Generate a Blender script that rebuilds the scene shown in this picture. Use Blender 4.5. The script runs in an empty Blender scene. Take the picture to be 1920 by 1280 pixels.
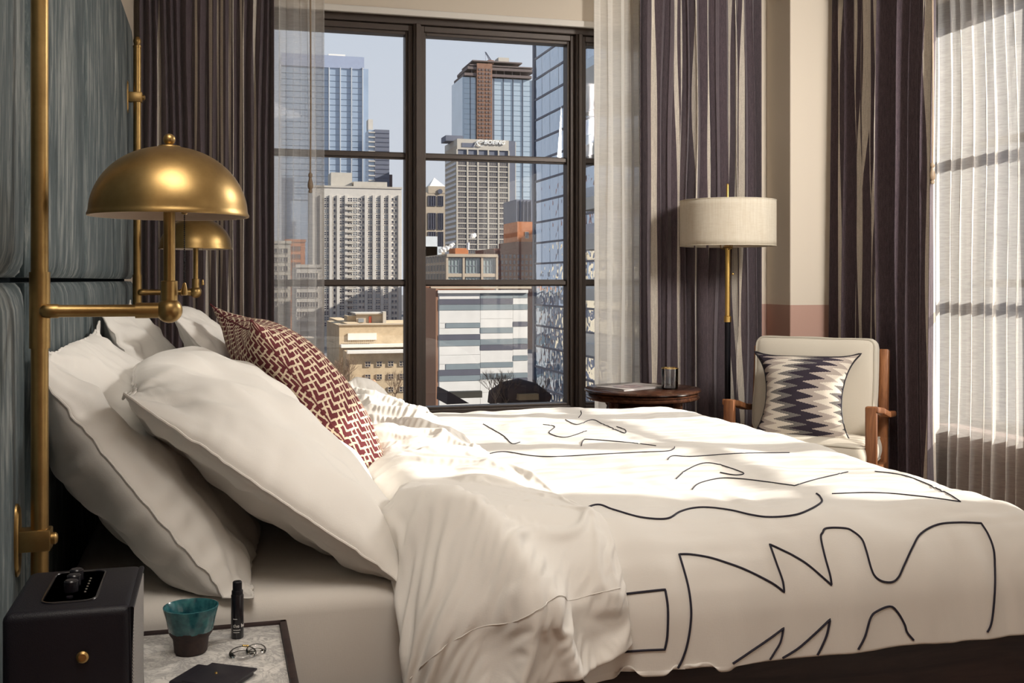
import bpy, bmesh, math, random
import numpy as np
from mathutils import Vector, Matrix, noise
from mathutils.bvhtree import BVHTree

# ------------------------------------------------------------------ camera, sky, sun, exposure
T = math.radians(15.4)
CO, SI = math.cos(T), math.sin(T)
F, CX, HY, EYE = 2000.0, 960.0, 525.0, 1.15
scn = bpy.context.scene
C = scn.collection
cam = bpy.data.cameras.new('camera')
cam.sensor_width = 36.0
cam.lens = F / 1920 * 36
cam.shift_y = -(640 - HY) / 1920
cam.clip_start, cam.clip_end = 0.05, 4000
camo = bpy.data.objects.new('camera', cam)
C.objects.link(camo)
camo.location = (0, 0, EYE)
camo.rotation_euler = (math.radians(90), 0, -T)
scn.camera = camo

SUN_DIR = Vector((0.964 * math.cos(math.radians(25.5)), -0.266 * math.cos(math.radians(25.5)), math.sin(math.radians(25.5))))
w = bpy.data.worlds.new('sky')
scn.world = w
w.use_nodes = True
nt = w.node_tree
nt.nodes.clear()
out = nt.nodes.new('ShaderNodeOutputWorld')
bg = nt.nodes.new('ShaderNodeBackground')
tc = nt.nodes.new('ShaderNodeTexCoord')
sep = nt.nodes.new('ShaderNodeSeparateXYZ')
rmp = nt.nodes.new('ShaderNodeValToRGB')
nt.links.new(tc.outputs['Generated'], sep.inputs[0])
nt.links.new(sep.outputs['Z'], rmp.inputs[0])
nt.links.new(rmp.outputs[0], bg.inputs[0])
nt.links.new(bg.outputs[0], out.inputs[0])
cr = rmp.color_ramp
cr.elements[0].position = 0.0
cr.elements[0].color = (0.73, 0.745, 0.79, 1)
cr.elements[1].position = 0.25
cr.elements[1].color = (0.645, 0.70, 0.785, 1)
e_ = cr.elements.new(0.7)
e_.color = (0.38, 0.51, 0.70, 1)
bg.inputs[1].default_value = 1.05

sl = bpy.data.lights.new('sun', 'SUN')
sl.energy = 14.0
sl.angle = math.radians(0.6)
sl.color = (1.0, 0.93, 0.82)
so = bpy.data.objects.new('sun', sl)
C.objects.link(so)
so.rotation_euler = SUN_DIR.to_track_quat('Z', 'Y').to_euler()

def area(name, loc, aim, sx, sy, power, col=(1, 1, 1), portal=False):
    l = bpy.data.lights.new(name, 'AREA')
    l.shape = 'RECTANGLE'
    l.size, l.size_y = sx, sy
    l.energy = power
    l.color = col
    o = bpy.data.objects.new(name, l)
    C.objects.link(o)
    o.location = loc
    o.rotation_euler = (Vector(loc) - Vector(aim)).to_track_quat('Z', 'Y').to_euler()
    if portal:
        l.cycles.is_portal = True
    return o
area('front_window_portal', (1.37, 5.5, 1.45), (1.37, 0, 1.45), 2.7, 2.1, 1, portal=True)
area('right_window_portal', (3.55, 3.05, 1.45), (0, 3.05, 1.45), 3.3, 2.1, 1, portal=True)
area('fill_window_portal', (3.55, -0.85, 1.45), (0, -0.85, 1.45), 2.8, 2.1, 1, portal=True)
# unseen fill light added above the near side of the bed
area('added_room_fill', (0.08, 0.80, 2.74), (-0.05, 1.0, 0.0), 0.8, 1.4, 34, (1.0, 0.92, 0.83))
# out-of-view fill added by the right wall to brighten the window corner
dl = area('added_corner_fill', (2.9, 2.2, 2.70), (2.7, 4.9, 1.75), .3, 1.2, 60, (1.0, 0.96, 0.90))
dl.data.spread = math.radians(120)
dl = area('added_bed_fill', (2.9, 2.95, 2.70), (-.1, 2.45, .95), .3, .9, 12, (1.0, 0.95, 0.88))  # added fill from the right, lifts the pillows and folded duvet
dl.data.spread = math.radians(65)

scn.view_settings.view_transform = 'Standard'
scn.view_settings.look = 'None'
scn.view_settings.exposure = 0.0
scn.view_settings.gamma = 1.0
scn.view_settings.use_curve_mapping = False
scn.cycles.max_bounces = 8
scn.cycles.diffuse_bounces = 4
scn.cycles.glossy_bounces = 3
scn.cycles.transmission_bounces = 6
scn.cycles.transparent_max_bounces = 16
scn.cycles.caustics_reflective = False
scn.cycles.caustics_refractive = False
scn.cycles.use_denoising = True
scn.cycles.sample_clamp_indirect = 4.0

# ------------------------------------------------------------------ helpers
def Q(sx):                     # x / y of the vertical plane through picture column sx
    k = (sx - CX) / F
    return (k * CO + SI) / (CO - k * SI)
def at_y(sx, sy, Y):
    X = Y * Q(sx)
    d = X * SI + Y * CO
    return Vector((X, Y, EYE + (HY - sy) / F * d))
def at_z(sx, sy, z):
    d = (EYE - z) * F / (sy - HY)
    l = (sx - CX) / F * d
    return Vector((l * CO + d * SI, -l * SI + d * CO, z))
def ray_dir(sx, sy):
    l, u = (sx - CX) / F, (HY - sy) / F
    return Vector((l * CO + SI, -l * SI + CO, u)).normalized()

def link(name, data, parent=None):
    o = bpy.data.objects.new(name, data)
    C.objects.link(o)
    if parent is not None:
        o.parent = parent
    return o
def tag(o, label=None, cat=None, group=None, kind=None):
    for k, v in (('label', label), ('category', cat), ('group', group), ('kind', kind)):
        if v:
            o[k] = v
    return o
def thing(name, label, cat, loc=(0, 0, 0), rotz=0.0, group=None):
    o = link(name, None)
    o.location = loc
    o.rotation_euler = (0, 0, rotz)
    return tag(o, label, cat, group)
def obj(name, bm, mat, parent=None, smooth=True, label=None, angle=40):
    me = bpy.data.meshes.new(name)
    bm.normal_update()
    bm.to_mesh(me)
    bm.free()
    for m in (mat if isinstance(mat, (list, tuple)) else [mat]):
        me.materials.append(m)
    if smooth:
        me.polygons.foreach_set('use_smooth', [True] * len(me.polygons))
        try:
            me.set_sharp_from_angle(angle=math.radians(angle))
        except Exception:
            pass
    o = link(name, me, parent)
    if label:
        o['label'] = label
    return o
def struct(name, bm, mat, parent=None, smooth=False):
    o = obj(name, bm, mat, parent, smooth)
    if parent is None:
        o['kind'] = 'structure'
    return o

def box(bm, x0, x1, y0, y1, z0, z1, bev=0.0, seg=2, mi=0):
    t = bmesh.new()
    bmesh.ops.create_cube(t, size=1.0)
    for v in t.verts:
        v.co = Vector((x0 + (v.co.x + .5) * (x1 - x0), y0 + (v.co.y + .5) * (y1 - y0), z0 + (v.co.z + .5) * (z1 - z0)))
    if bev > 0:
        bmesh.ops.bevel(t, geom=t.edges[:], offset=bev, segments=seg, profile=.5, affect='EDGES')
    for f in t.faces:
        f.material_index = mi
    merge(bm, t)
def merge(bm, t, mat=None):
    if mat is not None:
        t.transform(mat)
    me = bpy.data.meshes.new('tmp')
    t.to_mesh(me)
    t.free()
    bm.from_mesh(me)
    bpy.data.meshes.remove(me)
def lathe(bm, prof, loc=(0, 0, 0), n=32, axis='Z', mi=0, closed_ends=True):
    t = bmesh.new()
    rings = []
    for r, z in prof:
        if r < 1e-6:
            rings.append([t.verts.new((0, 0, z))])
        else:
            rings.append([t.verts.new((r * math.cos(2 * math.pi * i / n), r * math.sin(2 * math.pi * i / n), z)) for i in range(n)])
    for a, b in zip(rings, rings[1:]):
        if len(a) == 1 and len(b) == 1:
            continue
        for i in range(n):
            j = (i + 1) % n
            vs = [a[0], b[j], b[i]] if len(a) == 1 else ([a[i], a[j], b[0]] if len(b) == 1 else [a[i], a[j], b[j], b[i]])
            t.faces.new(vs)
    if closed_ends:
        for rg, rev in ((rings[0], True), (rings[-1], False)):
            if len(rg) > 1:
                t.faces.new(list(reversed(rg)) if rev else rg)
    bmesh.ops.recalc_face_normals(t, faces=t.faces[:])
    for f in t.faces:
        f.material_index = mi
    M = Matrix.Translation(loc)
    if axis == 'X':
        M = M @ Matrix.Rotation(math.pi / 2, 4, 'Y')
    elif axis == 'Y':
        M = M @ Matrix.Rotation(-math.pi / 2, 4, 'X')
    merge(bm, t, M)
def tube(bm, pts, r, n=8, closed=False):
    pts = [Vector(p) for p in pts]
    rs = r if isinstance(r, (list, tuple)) else [r] * len(pts)
    N = len(pts)
    up = None
    rings = []
    for i, p in enumerate(pts):
        a = pts[(i - 1) % N] if (closed or i > 0) else p
        b = pts[(i + 1) % N] if (closed or i < N - 1) else p
        d = (b - a)
        if d.length < 1e-9:
            d = Vector((0, 0, 1))
        d.normalize()
        if up is None:
            up = Vector((0, 0, 1)) if abs(d.z) < .9 else Vector((1, 0, 0))
        sd = d.cross(up)
        if sd.length < 1e-6:
            sd = d.cross(Vector((0.3, 1, .2)))
        sd.normalize()
        up = sd.cross(d).normalized()
        rings.append([bm.verts.new(p + rs[i] * (math.cos(2 * math.pi * k / n) * sd + math.sin(2 * math.pi * k / n) * up)) for k in range(n)])
    pairs = list(zip(rings, rings[1:])) + ([(rings[-1], rings[0])] if closed else [])
    for a, b in pairs:
        for k in range(n):
            bm.faces.new([a[k], b[k], b[(k + 1) % n], a[(k + 1) % n]])
    if not closed:
        bm.faces.new(rings[0])
        bm.faces.new(list(reversed(rings[-1])))
def sphere(bm, c, r, seg=20, ring=12, sc=(1, 1, 1)):
    t = bmesh.new()
    bmesh.ops.create_uvsphere(t, u_segments=seg, v_segments=ring, radius=r)
    merge(bm, t, Matrix.Translation(c) @ Matrix.Diagonal((*sc, 1)))
def bar(bm, a, b, wx, wz, bev=.003):
    """rectangular bar from a to b: wx wide sideways, wz high"""
    a, b = Vector(a), Vector(b)
    d = b - a
    t = bmesh.new()
    box(t, -wx / 2, wx / 2, 0, d.length, -wz / 2, wz / 2, bev)
    y = d.normalized()
    ref = Vector((0, 0, 1)) if abs(y.z) < .95 else Vector((0, 1, 0))
    x = y.cross(ref).normalized()
    z = x.cross(y)
    M = Matrix((x, y, z)).transposed().to_4x4()
    M.translation = a
    merge(bm, t, M)
def grid_bm(P, uv=True, closed_u=False, mi=None):
    """P: array nu x nv x 3 -> bmesh of quads with uv"""
    nu, nv = P.shape[:2]
    bm = bmesh.new()
    vs = [[bm.verts.new(P[i, j]) for j in range(nv)] for i in range(nu)]
    ul = bm.loops.layers.uv.new('UVMap') if uv else None
    for i in range(nu - (0 if closed_u else 1)):
        i2 = (i + 1) % nu
        for j in range(nv - 1):
            f = bm.faces.new((vs[i][j], vs[i2][j], vs[i2][j + 1], vs[i][j + 1]))
            if mi is not None:
                f.material_index = mi(i, j)
            if ul:
                for l, (a, b) in zip(f.loops, ((i, j), (i + 1, j), (i + 1, j + 1), (i, j + 1))):
                    l[ul].uv = (a / (nu - 1), b / (nv - 1))
    return bm
def solidify(o, th, offset=-1):
    m = o.modifiers.new('solid', 'SOLIDIFY')
    m.thickness = th
    m.offset = offset
def subsurf(o, n=1):
    m = o.modifiers.new('sub', 'SUBSURF')
    m.levels = m.render_levels = n
def copy_tree(o, parent=None):
    c = o.copy()
    C.objects.link(c)
    c.parent = parent
    for ch in list(o.children):
        copy_tree(ch, c)
    return c

# ------------------------------------------------------------------ cloth relaxing (position based, numpy)
def _pj(A, B, L, k):
    d = B - A
    l = np.sqrt((d * d).sum(-1, keepdims=True)) + 1e-12
    c = (0.5 * k) * (1 - L / l) * d
    A += c
    B -= c
def relax(P, Lu, Lv, steps, iters=6, ks=1.0, kshear=.35, kbend=.08, grav=0.0, press=0.0, damp=.9, after=None, dt=1.0):
    """P nu,nv,3. Lu (nu-1,nv,1), Lv (nu,nv-1,1) rest lengths"""
    V = np.zeros_like(P)
    D = np.sqrt(Lu[:, :-1] ** 2 + Lv[:-1] ** 2)
    Bu = Lu[:-1] + Lu[1:]
    Bv = Lv[:, :-1] + Lv[:, 1:]
    for st in range(steps):
        old = P.copy()
        P += V * damp
        P[..., 2] -= grav
        if press:
            du = np.gradient(P, axis=0)
            dv = np.gradient(P, axis=1)
            P += press * np.cross(du, dv) / (Lu.mean() * Lv.mean())
        for it in range(iters):
            for s in (0, 1):
                n = (P.shape[0] - s) // 2
                _pj(P[s:s + 2 * n:2], P[s + 1:s + 2 * n:2], Lu[s:s + 2 * n:2], ks)
                n = (P.shape[1] - s) // 2
                _pj(P[:, s:s + 2 * n:2], P[:, s + 1:s + 2 * n:2], Lv[:, s:s + 2 * n:2], ks)
            if kshear:
                for a in (0, 1):
                    for b in (0, 1):
                        nu, nv = (P.shape[0] - a) // 2, (P.shape[1] - b) // 2
                        d = D[a:a + 2 * nu:2, b:b + 2 * nv:2]
                        _pj(P[a:a + 2 * nu:2, b:b + 2 * nv:2], P[a + 1:a + 2 * nu:2, b + 1:b + 2 * nv:2], d, kshear)
                        _pj(P[a + 1:a + 2 * nu:2, b:b + 2 * nv:2], P[a:a + 2 * nu:2, b + 1:b + 2 * nv:2], d, kshear)
            if kbend:
                for a in range(4):
                    A_, B_ = P[a:-2:4], P[a + 2::4]
                    m = min(len(A_), len(B_))
                    if m:
                        _pj(A_[:m], B_[:m], Bu[a::4][:m], kbend)
                    A_, B_ = P[:, a:-2:4], P[:, a + 2::4]
                    m = min(A_.shape[1], B_.shape[1])
                    if m:
                        _pj(A_[:, :m], B_[:, :m], Bv[:, a::4][:, :m], kbend)
            if after:
                after(P)
        V = P - old
    return P

def pillow_shape(W, H, thick, nu=56, nv=40, seed=0, steps=110, pinch=0.0, press=.0016, kbend=.1, round_=0.0):
    """inflated two-sheet cushion: front sheet (nu x nv x 3), local x = width, y = height, z = thickness"""
    rng = np.random.RandomState(seed)
    u = np.linspace(-.5, .5, nu)
    v = np.linspace(-.5, .5, nv)
    P = np.zeros((nu, nv, 3))
    P[..., 0] = W * u[:, None]
    P[..., 1] = H * v[None, :]
    P[..., 2] = .03 * np.cos(np.pi * u)[:, None] * np.cos(np.pi * v)[None, :] + rng.rand(nu, nv) * .002
    Lu = np.full((nu - 1, nv, 1), W / (nu - 1))
    Lv = np.full((nu, nv - 1, 1), H / (nv - 1))
    def after(P):
        P[0, :, 2] = 0; P[-1, :, 2] = 0; P[:, 0, 2] = 0; P[:, -1, 2] = 0
        np.maximum(P[..., 2], 0, out=P[..., 2])
    P = relax(P, Lu, Lv, steps, iters=6, kshear=.2, kbend=kbend, press=press, damp=.86, after=after)
    P[..., 2] *= (thick / 2) / P[..., 2].max()
    return P

def cushion_bm(P, fn, back=.8, seam=.0):
    """closed cushion from a front sheet; fn maps local (x,y,z) to world"""
    nu, nv = P.shape[:2]
    bm = bmesh.new()
    ul = bm.loops.layers.uv.new('UVMap')
    Fv = [[bm.verts.new(fn(*P[i, j])) for j in range(nv)] for i in range(nu)]
    Bv = [[(Fv[i][j] if i in (0, nu - 1) or j in (0, nv - 1) else bm.verts.new(fn(P[i, j, 0], P[i, j, 1], -back * P[i, j, 2]))) for j in range(nv)] for i in range(nu)]
    for G, rev in ((Fv, False), (Bv, True)):
        for i in range(nu - 1):
            for j in range(nv - 1):
                ids = ((i, j), (i + 1, j), (i + 1, j + 1), (i, j + 1))
                if rev:
                    ids = ids[::-1]
                try:
                    f = bm.faces.new([G[a][b] for a, b in ids])
                except ValueError:
                    continue
                for l, (a, b) in zip(f.loops, ids):
                    l[ul].uv = (a / (nu - 1), b / (nv - 1))
    rim = [Fv[i][0] for i in range(nu)] + [Fv[-1][j] for j in range(1, nv)] + [Fv[i][-1] for i in range(nu - 2, -1, -1)] + [Fv[0][j] for j in range(nv - 2, 0, -1)]
    return bm, rim

# ------------------------------------------------------------------ materials
class NB:
    """small node builder"""
    def __init__(s, name):
        s.m = bpy.data.materials.new(name)
        s.m.use_nodes = True
        s.t = s.m.node_tree
        s.t.nodes.clear()
        s.out = s.t.nodes.new('ShaderNodeOutputMaterial')
    def n(s, typ, ins=None, **kw):
        nd = s.t.nodes.new(typ)
        for k, v in kw.items():
            setattr(nd, k, v)
        for k, v in (ins or {}).items():
            if isinstance(v, bpy.types.NodeSocket):
                s.t.links.new(v, nd.inputs[k])
            else:
                nd.inputs[k].default_value = v
        return nd
    def math(s, op, a, b=0.0, c=None):
        d = {0: a, 1: b}
        if c is not None:
            d[2] = c
        return s.n('ShaderNodeMath', d, operation=op).outputs[0]
    def ramp(s, fac, stops, interp='LINEAR'):
        r = s.n('ShaderNodeValToRGB', {0: fac})
        r.color_ramp.interpolation = interp
        el = r.color_ramp.elements
        while len(el) < len(stops):
            el.new(.5)
        for e, (p, col) in zip(el, stops):
            e.position = p
            e.color = (*col, 1) if len(col) == 3 else col
        return r.outputs[0]
    def coord(s, kind='Object', scale=(1, 1, 1), rot=(0, 0, 0)):
        t = s.n('ShaderNodeTexCoord').outputs[kind]
        return s.n('ShaderNodeMapping', {0: t, 'Scale': scale, 'Rotation': rot}).outputs[0]
    def noise(s, vec, scale, detail=4, rough=.55, dist=0.0):
        return s.n('ShaderNodeTexNoise', {'Vector': vec, 'Scale': scale, 'Detail': detail, 'Roughness': rough, 'Distortion': dist}).outputs[0]
    def bump(s, h, strength=.2, dist=.005):
        return s.n('ShaderNodeBump', {'Height': h, 'Strength': strength, 'Distance': dist}).outputs[0]
    def done(s, sh):
        s.t.links.new(sh, s.out.inputs[0])
        return s.m
    def pbr(s, color, rough=.6, metal=0.0, normal=None, spec=.4, extra=None):
        d = {'Base Color': color if isinstance(color, bpy.types.NodeSocket) else (*color, 1), 'Roughness': rough, 'Metallic': metal, 'Specular IOR Level': spec}
        if normal is not None:
            d['Normal'] = normal
        d.update(extra or {})
        return s.done(s.n('ShaderNodeBsdfPrincipled', d).outputs[0])

def plain(name, col, rough=.6, metal=0.0, spec=.4, var=.0, vscale=20):
    b = NB(name)
    if var:
        v = b.noise(b.coord(), vscale)
        c = b.ramp(v, [(.3, tuple(x * (1 - var) for x in col)), (.7, tuple(min(1, x * (1 + var)) for x in col))])
        return b.pbr(c, rough, metal, spec=spec)
    return b.pbr(col, rough, metal, spec=spec)

def brass_mat(name, c0, c1, rough):
    b = NB(name)
    v = b.noise(b.coord(), 9, 6, .65)
    v2 = b.noise(b.coord(), 160, 2)
    c = b.ramp(v, [(.32, c0), (.68, c1)])
    r = b.n('ShaderNodeMapRange', {0: v, 3: rough + .1, 4: rough - .05}).outputs[0]
    return b.pbr(c, r, 1.0, b.bump(v2, .04, .001))
BRASS = brass_mat('aged_brass', (.27, .17, .065), (.44, .295, .12), .36)
BRIGHT_BRASS = brass_mat('bright_brass', (.78, .52, .16), (.85, .58, .20), .3)
GOLD = plain('gold', (.85, .6, .22), .25, 1.0)

def linen(name, col, sc=900, bs=.12, rough=.85):
    b = NB(name)
    co = b.coord()
    a = b.noise(b.n('ShaderNodeMapping', {0: co, 'Scale': (1, 1, .15)}).outputs[0], sc, 1)
    c2 = b.noise(b.n('ShaderNodeMapping', {0: co, 'Scale': (.15, .15, 1)}).outputs[0], sc, 1)
    h = b.math('ADD', a, c2)
    return b.pbr(col, rough, 0, b.bump(h, bs, .001), spec=.15, extra={'Sheen Weight': .15})
WHITE = linen('white_cotton', (.80, .775, .735))
SHEET = linen('fitted_sheet_cotton', (.74, .70, .65))
THREAD = plain('dark_embroidery_thread', (.022, .02, .035), .8)

def drape_mat(name, lo, hi, sc=260):
    b = NB(name)
    co = b.coord()
    a = b.noise(b.n('ShaderNodeMapping', {0: co, 'Scale': (1, 1, .06)}).outputs[0], sc, 3, .7)
    c2 = b.noise(b.n('ShaderNodeMapping', {0: co, 'Scale': (.3, .3, 1)}).outputs[0], sc * 1.6, 2, .6)
    m = b.math('ADD', b.math('MULTIPLY', a, .6), b.math('MULTIPLY', c2, .4))
    c = b.ramp(m, [(.36, lo), (.64, hi)])
    return b.pbr(c, .95, 0, b.bump(m, .25, .002), spec=.1, extra={'Sheen Weight': .25, 'Sheen Roughness': .6})
DRAPE = drape_mat('plum_brown_linen', (.050, .036, .048), (.138, .102, .114), 420)
STRIPE = drape_mat('cream_stripe_linen', (.54, .48, .41), (.80, .73, .63))

def sheer_mat(name, col=(.93, .90, .86), base=.30, through=.5):
    b = NB(name)
    co = b.coord()
    slub = b.noise(b.n('ShaderNodeMapping', {0: co, 'Scale': (.12, .12, 1)}).outputs[0], 170, 3, .7)
    lw = b.n('ShaderNodeLayerWeight', {'Blend': .35}).outputs['Facing']
    f = b.math('ADD', b.math('MULTIPLY', b.math('POWER', lw, 1.4), .95), base)
    f = b.math('MINIMUM', b.math('ADD', f, b.math('MULTIPLY', b.math('SUBTRACT', slub, .5), .28)), .97)
    tr = b.n('ShaderNodeBsdfTransparent', {0: (.98, .965, .95, 1)})
    d1 = b.n('ShaderNodeBsdfDiffuse', {0: (*col, 1)})
    d2 = b.n('ShaderNodeBsdfTranslucent', {0: (*col, 1)})
    dm = b.n('ShaderNodeMixShader', {0: through, 1: d1.outputs[0], 2: d2.outputs[0]})
    mx = b.n('ShaderNodeMixShader', {0: f, 1: tr.outputs[0], 2: dm.outputs[0]})
    return b.done(mx.outputs[0])
SHEER = sheer_mat('sheer_voile', base=.38)
SHEER2 = sheer_mat('cream_sheer_voile', (.96, .93, .88), .50)
SHEER4 = sheer_mat('dense_cream_sheer_voile', (.98, .94, .87), .80, .35)
SHEER3 = sheer_mat('heavier_sheer_voile', (.95, .90, .84), .72)

def glass_mat(name, tint=(.96, .97, .97), refl=1.0, rough=0.0):
    b = NB(name)
    fr = b.n('ShaderNodeFresnel', {'IOR': 1.45}).outputs[0]
    tr = b.n('ShaderNodeBsdfTransparent', {0: (*tint, 1)})
    gl = b.n('ShaderNodeBsdfGlossy', {0: (1, 1, 1, 1), 'Roughness': rough})
    return b.done(b.n('ShaderNodeMixShader', {0: b.math('MULTIPLY', fr, refl), 1: tr.outputs[0], 2: gl.outputs[0]}).outputs[0])
PANE = glass_mat('window_glass', (.93, .94, .95), .8)
CLEAR = glass_mat('drinking_glass', (.96, .97, .97), 1.3, .02)
BRONZE = plain('dark_bronze_frame', (.082, .063, .053), .42, .2, var=.04)

def wall_mat():
    b = NB('two_tone_wall_paint')
    p = b.n('ShaderNodeNewGeometry').outputs['Position']
    z = b.n('ShaderNodeSeparateXYZ', {0: p}).outputs[2]
    c = b.ramp(b.math('LESS_THAN', z, 1.022), [(0, (.70, .615, .51)), (1, (.50, .315, .255))], 'CONSTANT')
    c.node.color_ramp.elements[1].position = .5
    v = b.noise(b.coord(), 220, 2)
    return b.pbr(c, .8, 0, b.bump(v, .04, .002), spec=.2)
WALL = wall_mat()
DARKPANEL = plain('brown_painted_panel', (.20, .14, .125), .6, var=.06)
CEIL = plain('ceiling_white', (.78, .74, .68), .9)
def floor_mat():
    b = NB('dark_oak_floor')
    co = b.coord()
    g = b.noise(b.n('ShaderNodeMapping', {0: co, 'Scale': (1, 14, 1)}).outputs[0], 6, 5, .6)
    return b.pbr(b.ramp(g, [(.3, (.09, .05, .03)), (.7, (.20, .12, .075))]), .45)
FLOOR = floor_mat()

def wood(name, a, c, sc=7, stretch=(1, 1, .08), rough=.4, rot=(0, 0, 0)):
    b = NB(name)
    co = b.n('ShaderNodeMapping', {0: b.coord(), 'Scale': stretch, 'Rotation': rot}).outputs[0]
    g = b.noise(co, sc * 6, 5, .65, .6)
    return b.pbr(b.ramp(g, [(.34, a), (.66, c)]), rough, 0, b.bump(g, .06, .002), spec=.4)
TEAK = wood('oiled_teak', (.13, .045, .018), (.33, .135, .052))
MAHOG = wood('dark_mahogany', (.030, .012, .007), (.085, .034, .018), rough=.22, stretch=(1, .15, 1))
BEDWOOD = wood('bed_walnut', (.016, .009, .010), (.042, .024, .022), stretch=(.1, 1, 1), rough=.5)
BEDPOST = wood('bed_post_walnut', (.10, .042, .022), (.20, .09, .045), rough=.45)

def velvet():
    b = NB('teal_grey_velvet')
    co = b.coord()
    s1 = b.noise(b.n('ShaderNodeMapping', {0: co, 'Scale': (1, 1, .12)}).outputs[0], 46, 8, .74, .6)
    s2 = b.noise(b.n('ShaderNodeMapping', {0: co, 'Scale': (1, 1, .35)}).outputs[0], 6, 4, .6, .8)
    m = b.math('ADD', b.math('MULTIPLY', s1, .62), b.math('MULTIPLY', s2, .38))
    c = b.ramp(m, [(.36, (.018, .030, .036)), (.5, (.080, .102, .108)), (.64, (.29, .305, .295))])
    return b.pbr(c, .7, 0, b.bump(s1, .1, .002), spec=.12, extra={'Sheen Weight': .05})
VELVET = velvet()

def marble():
    b = NB('grey_veined_marble')
    co = b.coord()
    n1 = b.noise(co, 11, 8, .68, 1.6)
    vein = b.math('ABSOLUTE', b.math('SUBTRACT', n1, .5))
    n2 = b.noise(co, 32, 6, .6, 1.0)
    v2 = b.math('ABSOLUTE', b.math('SUBTRACT', n2, .5))
    m = b.math('MINIMUM', vein, b.math('MULTIPLY', v2, 1.6))
    return b.pbr(b.ramp(m, [(0, (.40, .39, .38)), (.035, (.60, .58, .55)), (.12, (.78, .75, .71))]), .22, spec=.5)
MARBLE = marble()

def red_fret():
    b = NB('maroon_fretwork_weave')
    uv = b.n('ShaderNodeTexCoord').outputs['UV']
    nz = b.n('ShaderNodeTexNoise', {'Vector': uv, 'Scale': 60.0, 'Detail': 2})
    off = b.n('ShaderNodeVectorMath', {0: nz.outputs['Color'], 1: (.5, .5, .5)}, operation='SUBTRACT').outputs[0]
    off = b.n('ShaderNodeVectorMath', {0: off, 'Scale': .012}, operation='SCALE').outputs[0]
    p = b.n('ShaderNodeVectorMath', {0: uv, 1: off}, operation='ADD').outputs[0]
    p = b.n('ShaderNodeMapping', {0: p, 'Scale': (34, 34, 34), 'Rotation': (0, 0, math.radians(18))}).outputs[0]
    sp = b.n('ShaderNodeSeparateXYZ', {0: p})
    x, y = sp.outputs[0], sp.outputs[1]
    i, j = b.math('FLOOR', x), b.math('FLOOR', y)
    fx, fy = b.math('SUBTRACT', x, i), b.math('SUBTRACT', y, j)
    m = b.math('FLOORED_MODULO', b.math('SUBTRACT', i, j), 4.0)
    def lt(a, c): return b.math('LESS_THAN', a, c)
    def gt(a, c): return b.math('GREATER_THAN', a, c)
    def AND(a, c): return b.math('MULTIPLY', a, c)
    def OR(a, c): return b.math('MAXIMUM', a, c)
    t = .31
    left, right, low, high = lt(fx, t), gt(fx, 1.2), lt(fy, t), gt(fy, 1.2)
    is0, is1, is2, is3 = [AND(gt(m, k - .5), lt(m, k + .5)) for k in range(4)]
    l = AND(is0, OR(low, left))
    l = OR(l, AND(is1, low))
    l = OR(l, AND(is2, OR(left, low)))
    l = OR(l, AND(is3, left))
    fib = b.noise(b.n('ShaderNodeMapping', {0: uv, 'Scale': (1, 1, 1)}).outputs[0], 420, 2)
    ca = b.ramp(fib, [(.3, (.105, .024, .030)), (.7, (.18, .050, .056))])
    cb = b.ramp(fib, [(.3, (.62, .50, .36)), (.7, (.80, .70, .54))])
    c = b.n('ShaderNodeMixRGB', {0: l, 1: ca, 2: cb}).outputs[0]
    return b.pbr(c, .95, 0, b.bump(b.math('ADD', l, b.math('MULTIPLY', fib, .6)), .35, .003), spec=.1)
FRET = red_fret()

def ikat():
    b = NB('flame_stitch_weave')
    uv = b.n('ShaderNodeTexCoord').outputs['UV']
    sp = b.n('ShaderNodeSeparateXYZ', {0: uv})
    x, y = sp.outputs[0], sp.outputs[1]
    tri = b.math('PINGPONG', b.math('MULTIPLY', y, 12.5), .5)
    tri = b.math('DIVIDE', b.math('FLOOR', b.math('MULTIPLY', tri, 16.0)), 16.0)
    big = b.math('MULTIPLY', b.math('ABSOLUTE', b.math('SUBTRACT', y, .48)), -.96)
    v = b.math('ADD', b.math('ADD', b.math('MULTIPLY', x, 1.6), b.math('MULTIPLY', b.math('SUBTRACT', tri, .25), .62)), big)
    v = b.math('FRACT', b.math('ADD', v, 2.28))
    fib = b.noise(uv, 330, 1)
    c = b.ramp(v, [(0, (.040, .032, .045)), (.11, (.40, .345, .31)), (.36, (.66, .60, .52)), (.62, (.17, .16, .155)), (.80, (.040, .032, .045))], 'CONSTANT')
    c = b.n('ShaderNodeMixRGB', {0: .25, 1: c, 2: b.ramp(fib, [(.35, (.1, .1, .1)), (.65, (.8, .75, .7))])}, blend_type='SOFT_LIGHT').outputs[0]
    return b.pbr(c, .95, 0, b.bump(fib, .3, .002), spec=.1)
IKAT = ikat()
UPHOL = linen('oatmeal_upholstery', (.56, .51, .43), 500, .35, .95)
PIPE = linen('oatmeal_piping', (.46, .42, .35), 500, .2, .95)
def shade_mat():
    b = NB('linen_lamp_shade')
    co = b.coord()
    a = b.noise(b.n('ShaderNodeMapping', {0: co, 'Scale': (1, 1, .05)}).outputs[0], 150, 3, .7)
    c2 = b.noise(b.n('ShaderNodeMapping', {0: co, 'Scale': (.1, .1, 1)}).outputs[0], 260, 2, .7)
    m = b.math('ADD', b.math('MULTIPLY', a, .6), b.math('MULTIPLY', c2, .4))
    c = b.ramp(m, [(.36, (.76, .68, .55)), (.62, (.90, .84, .72))])
    p = b.n('ShaderNodeBsdfPrincipled', {'Base Color': c, 'Roughness': .95, 'Specular IOR Level': .1})
    t = b.n('ShaderNodeBsdfTranslucent', {0: (.8, .7, .55, 1)})
    return b.done(b.n('ShaderNodeMixShader', {0: .3, 1: p.outputs[0], 2: t.outputs[0]}).outputs[0])
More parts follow.
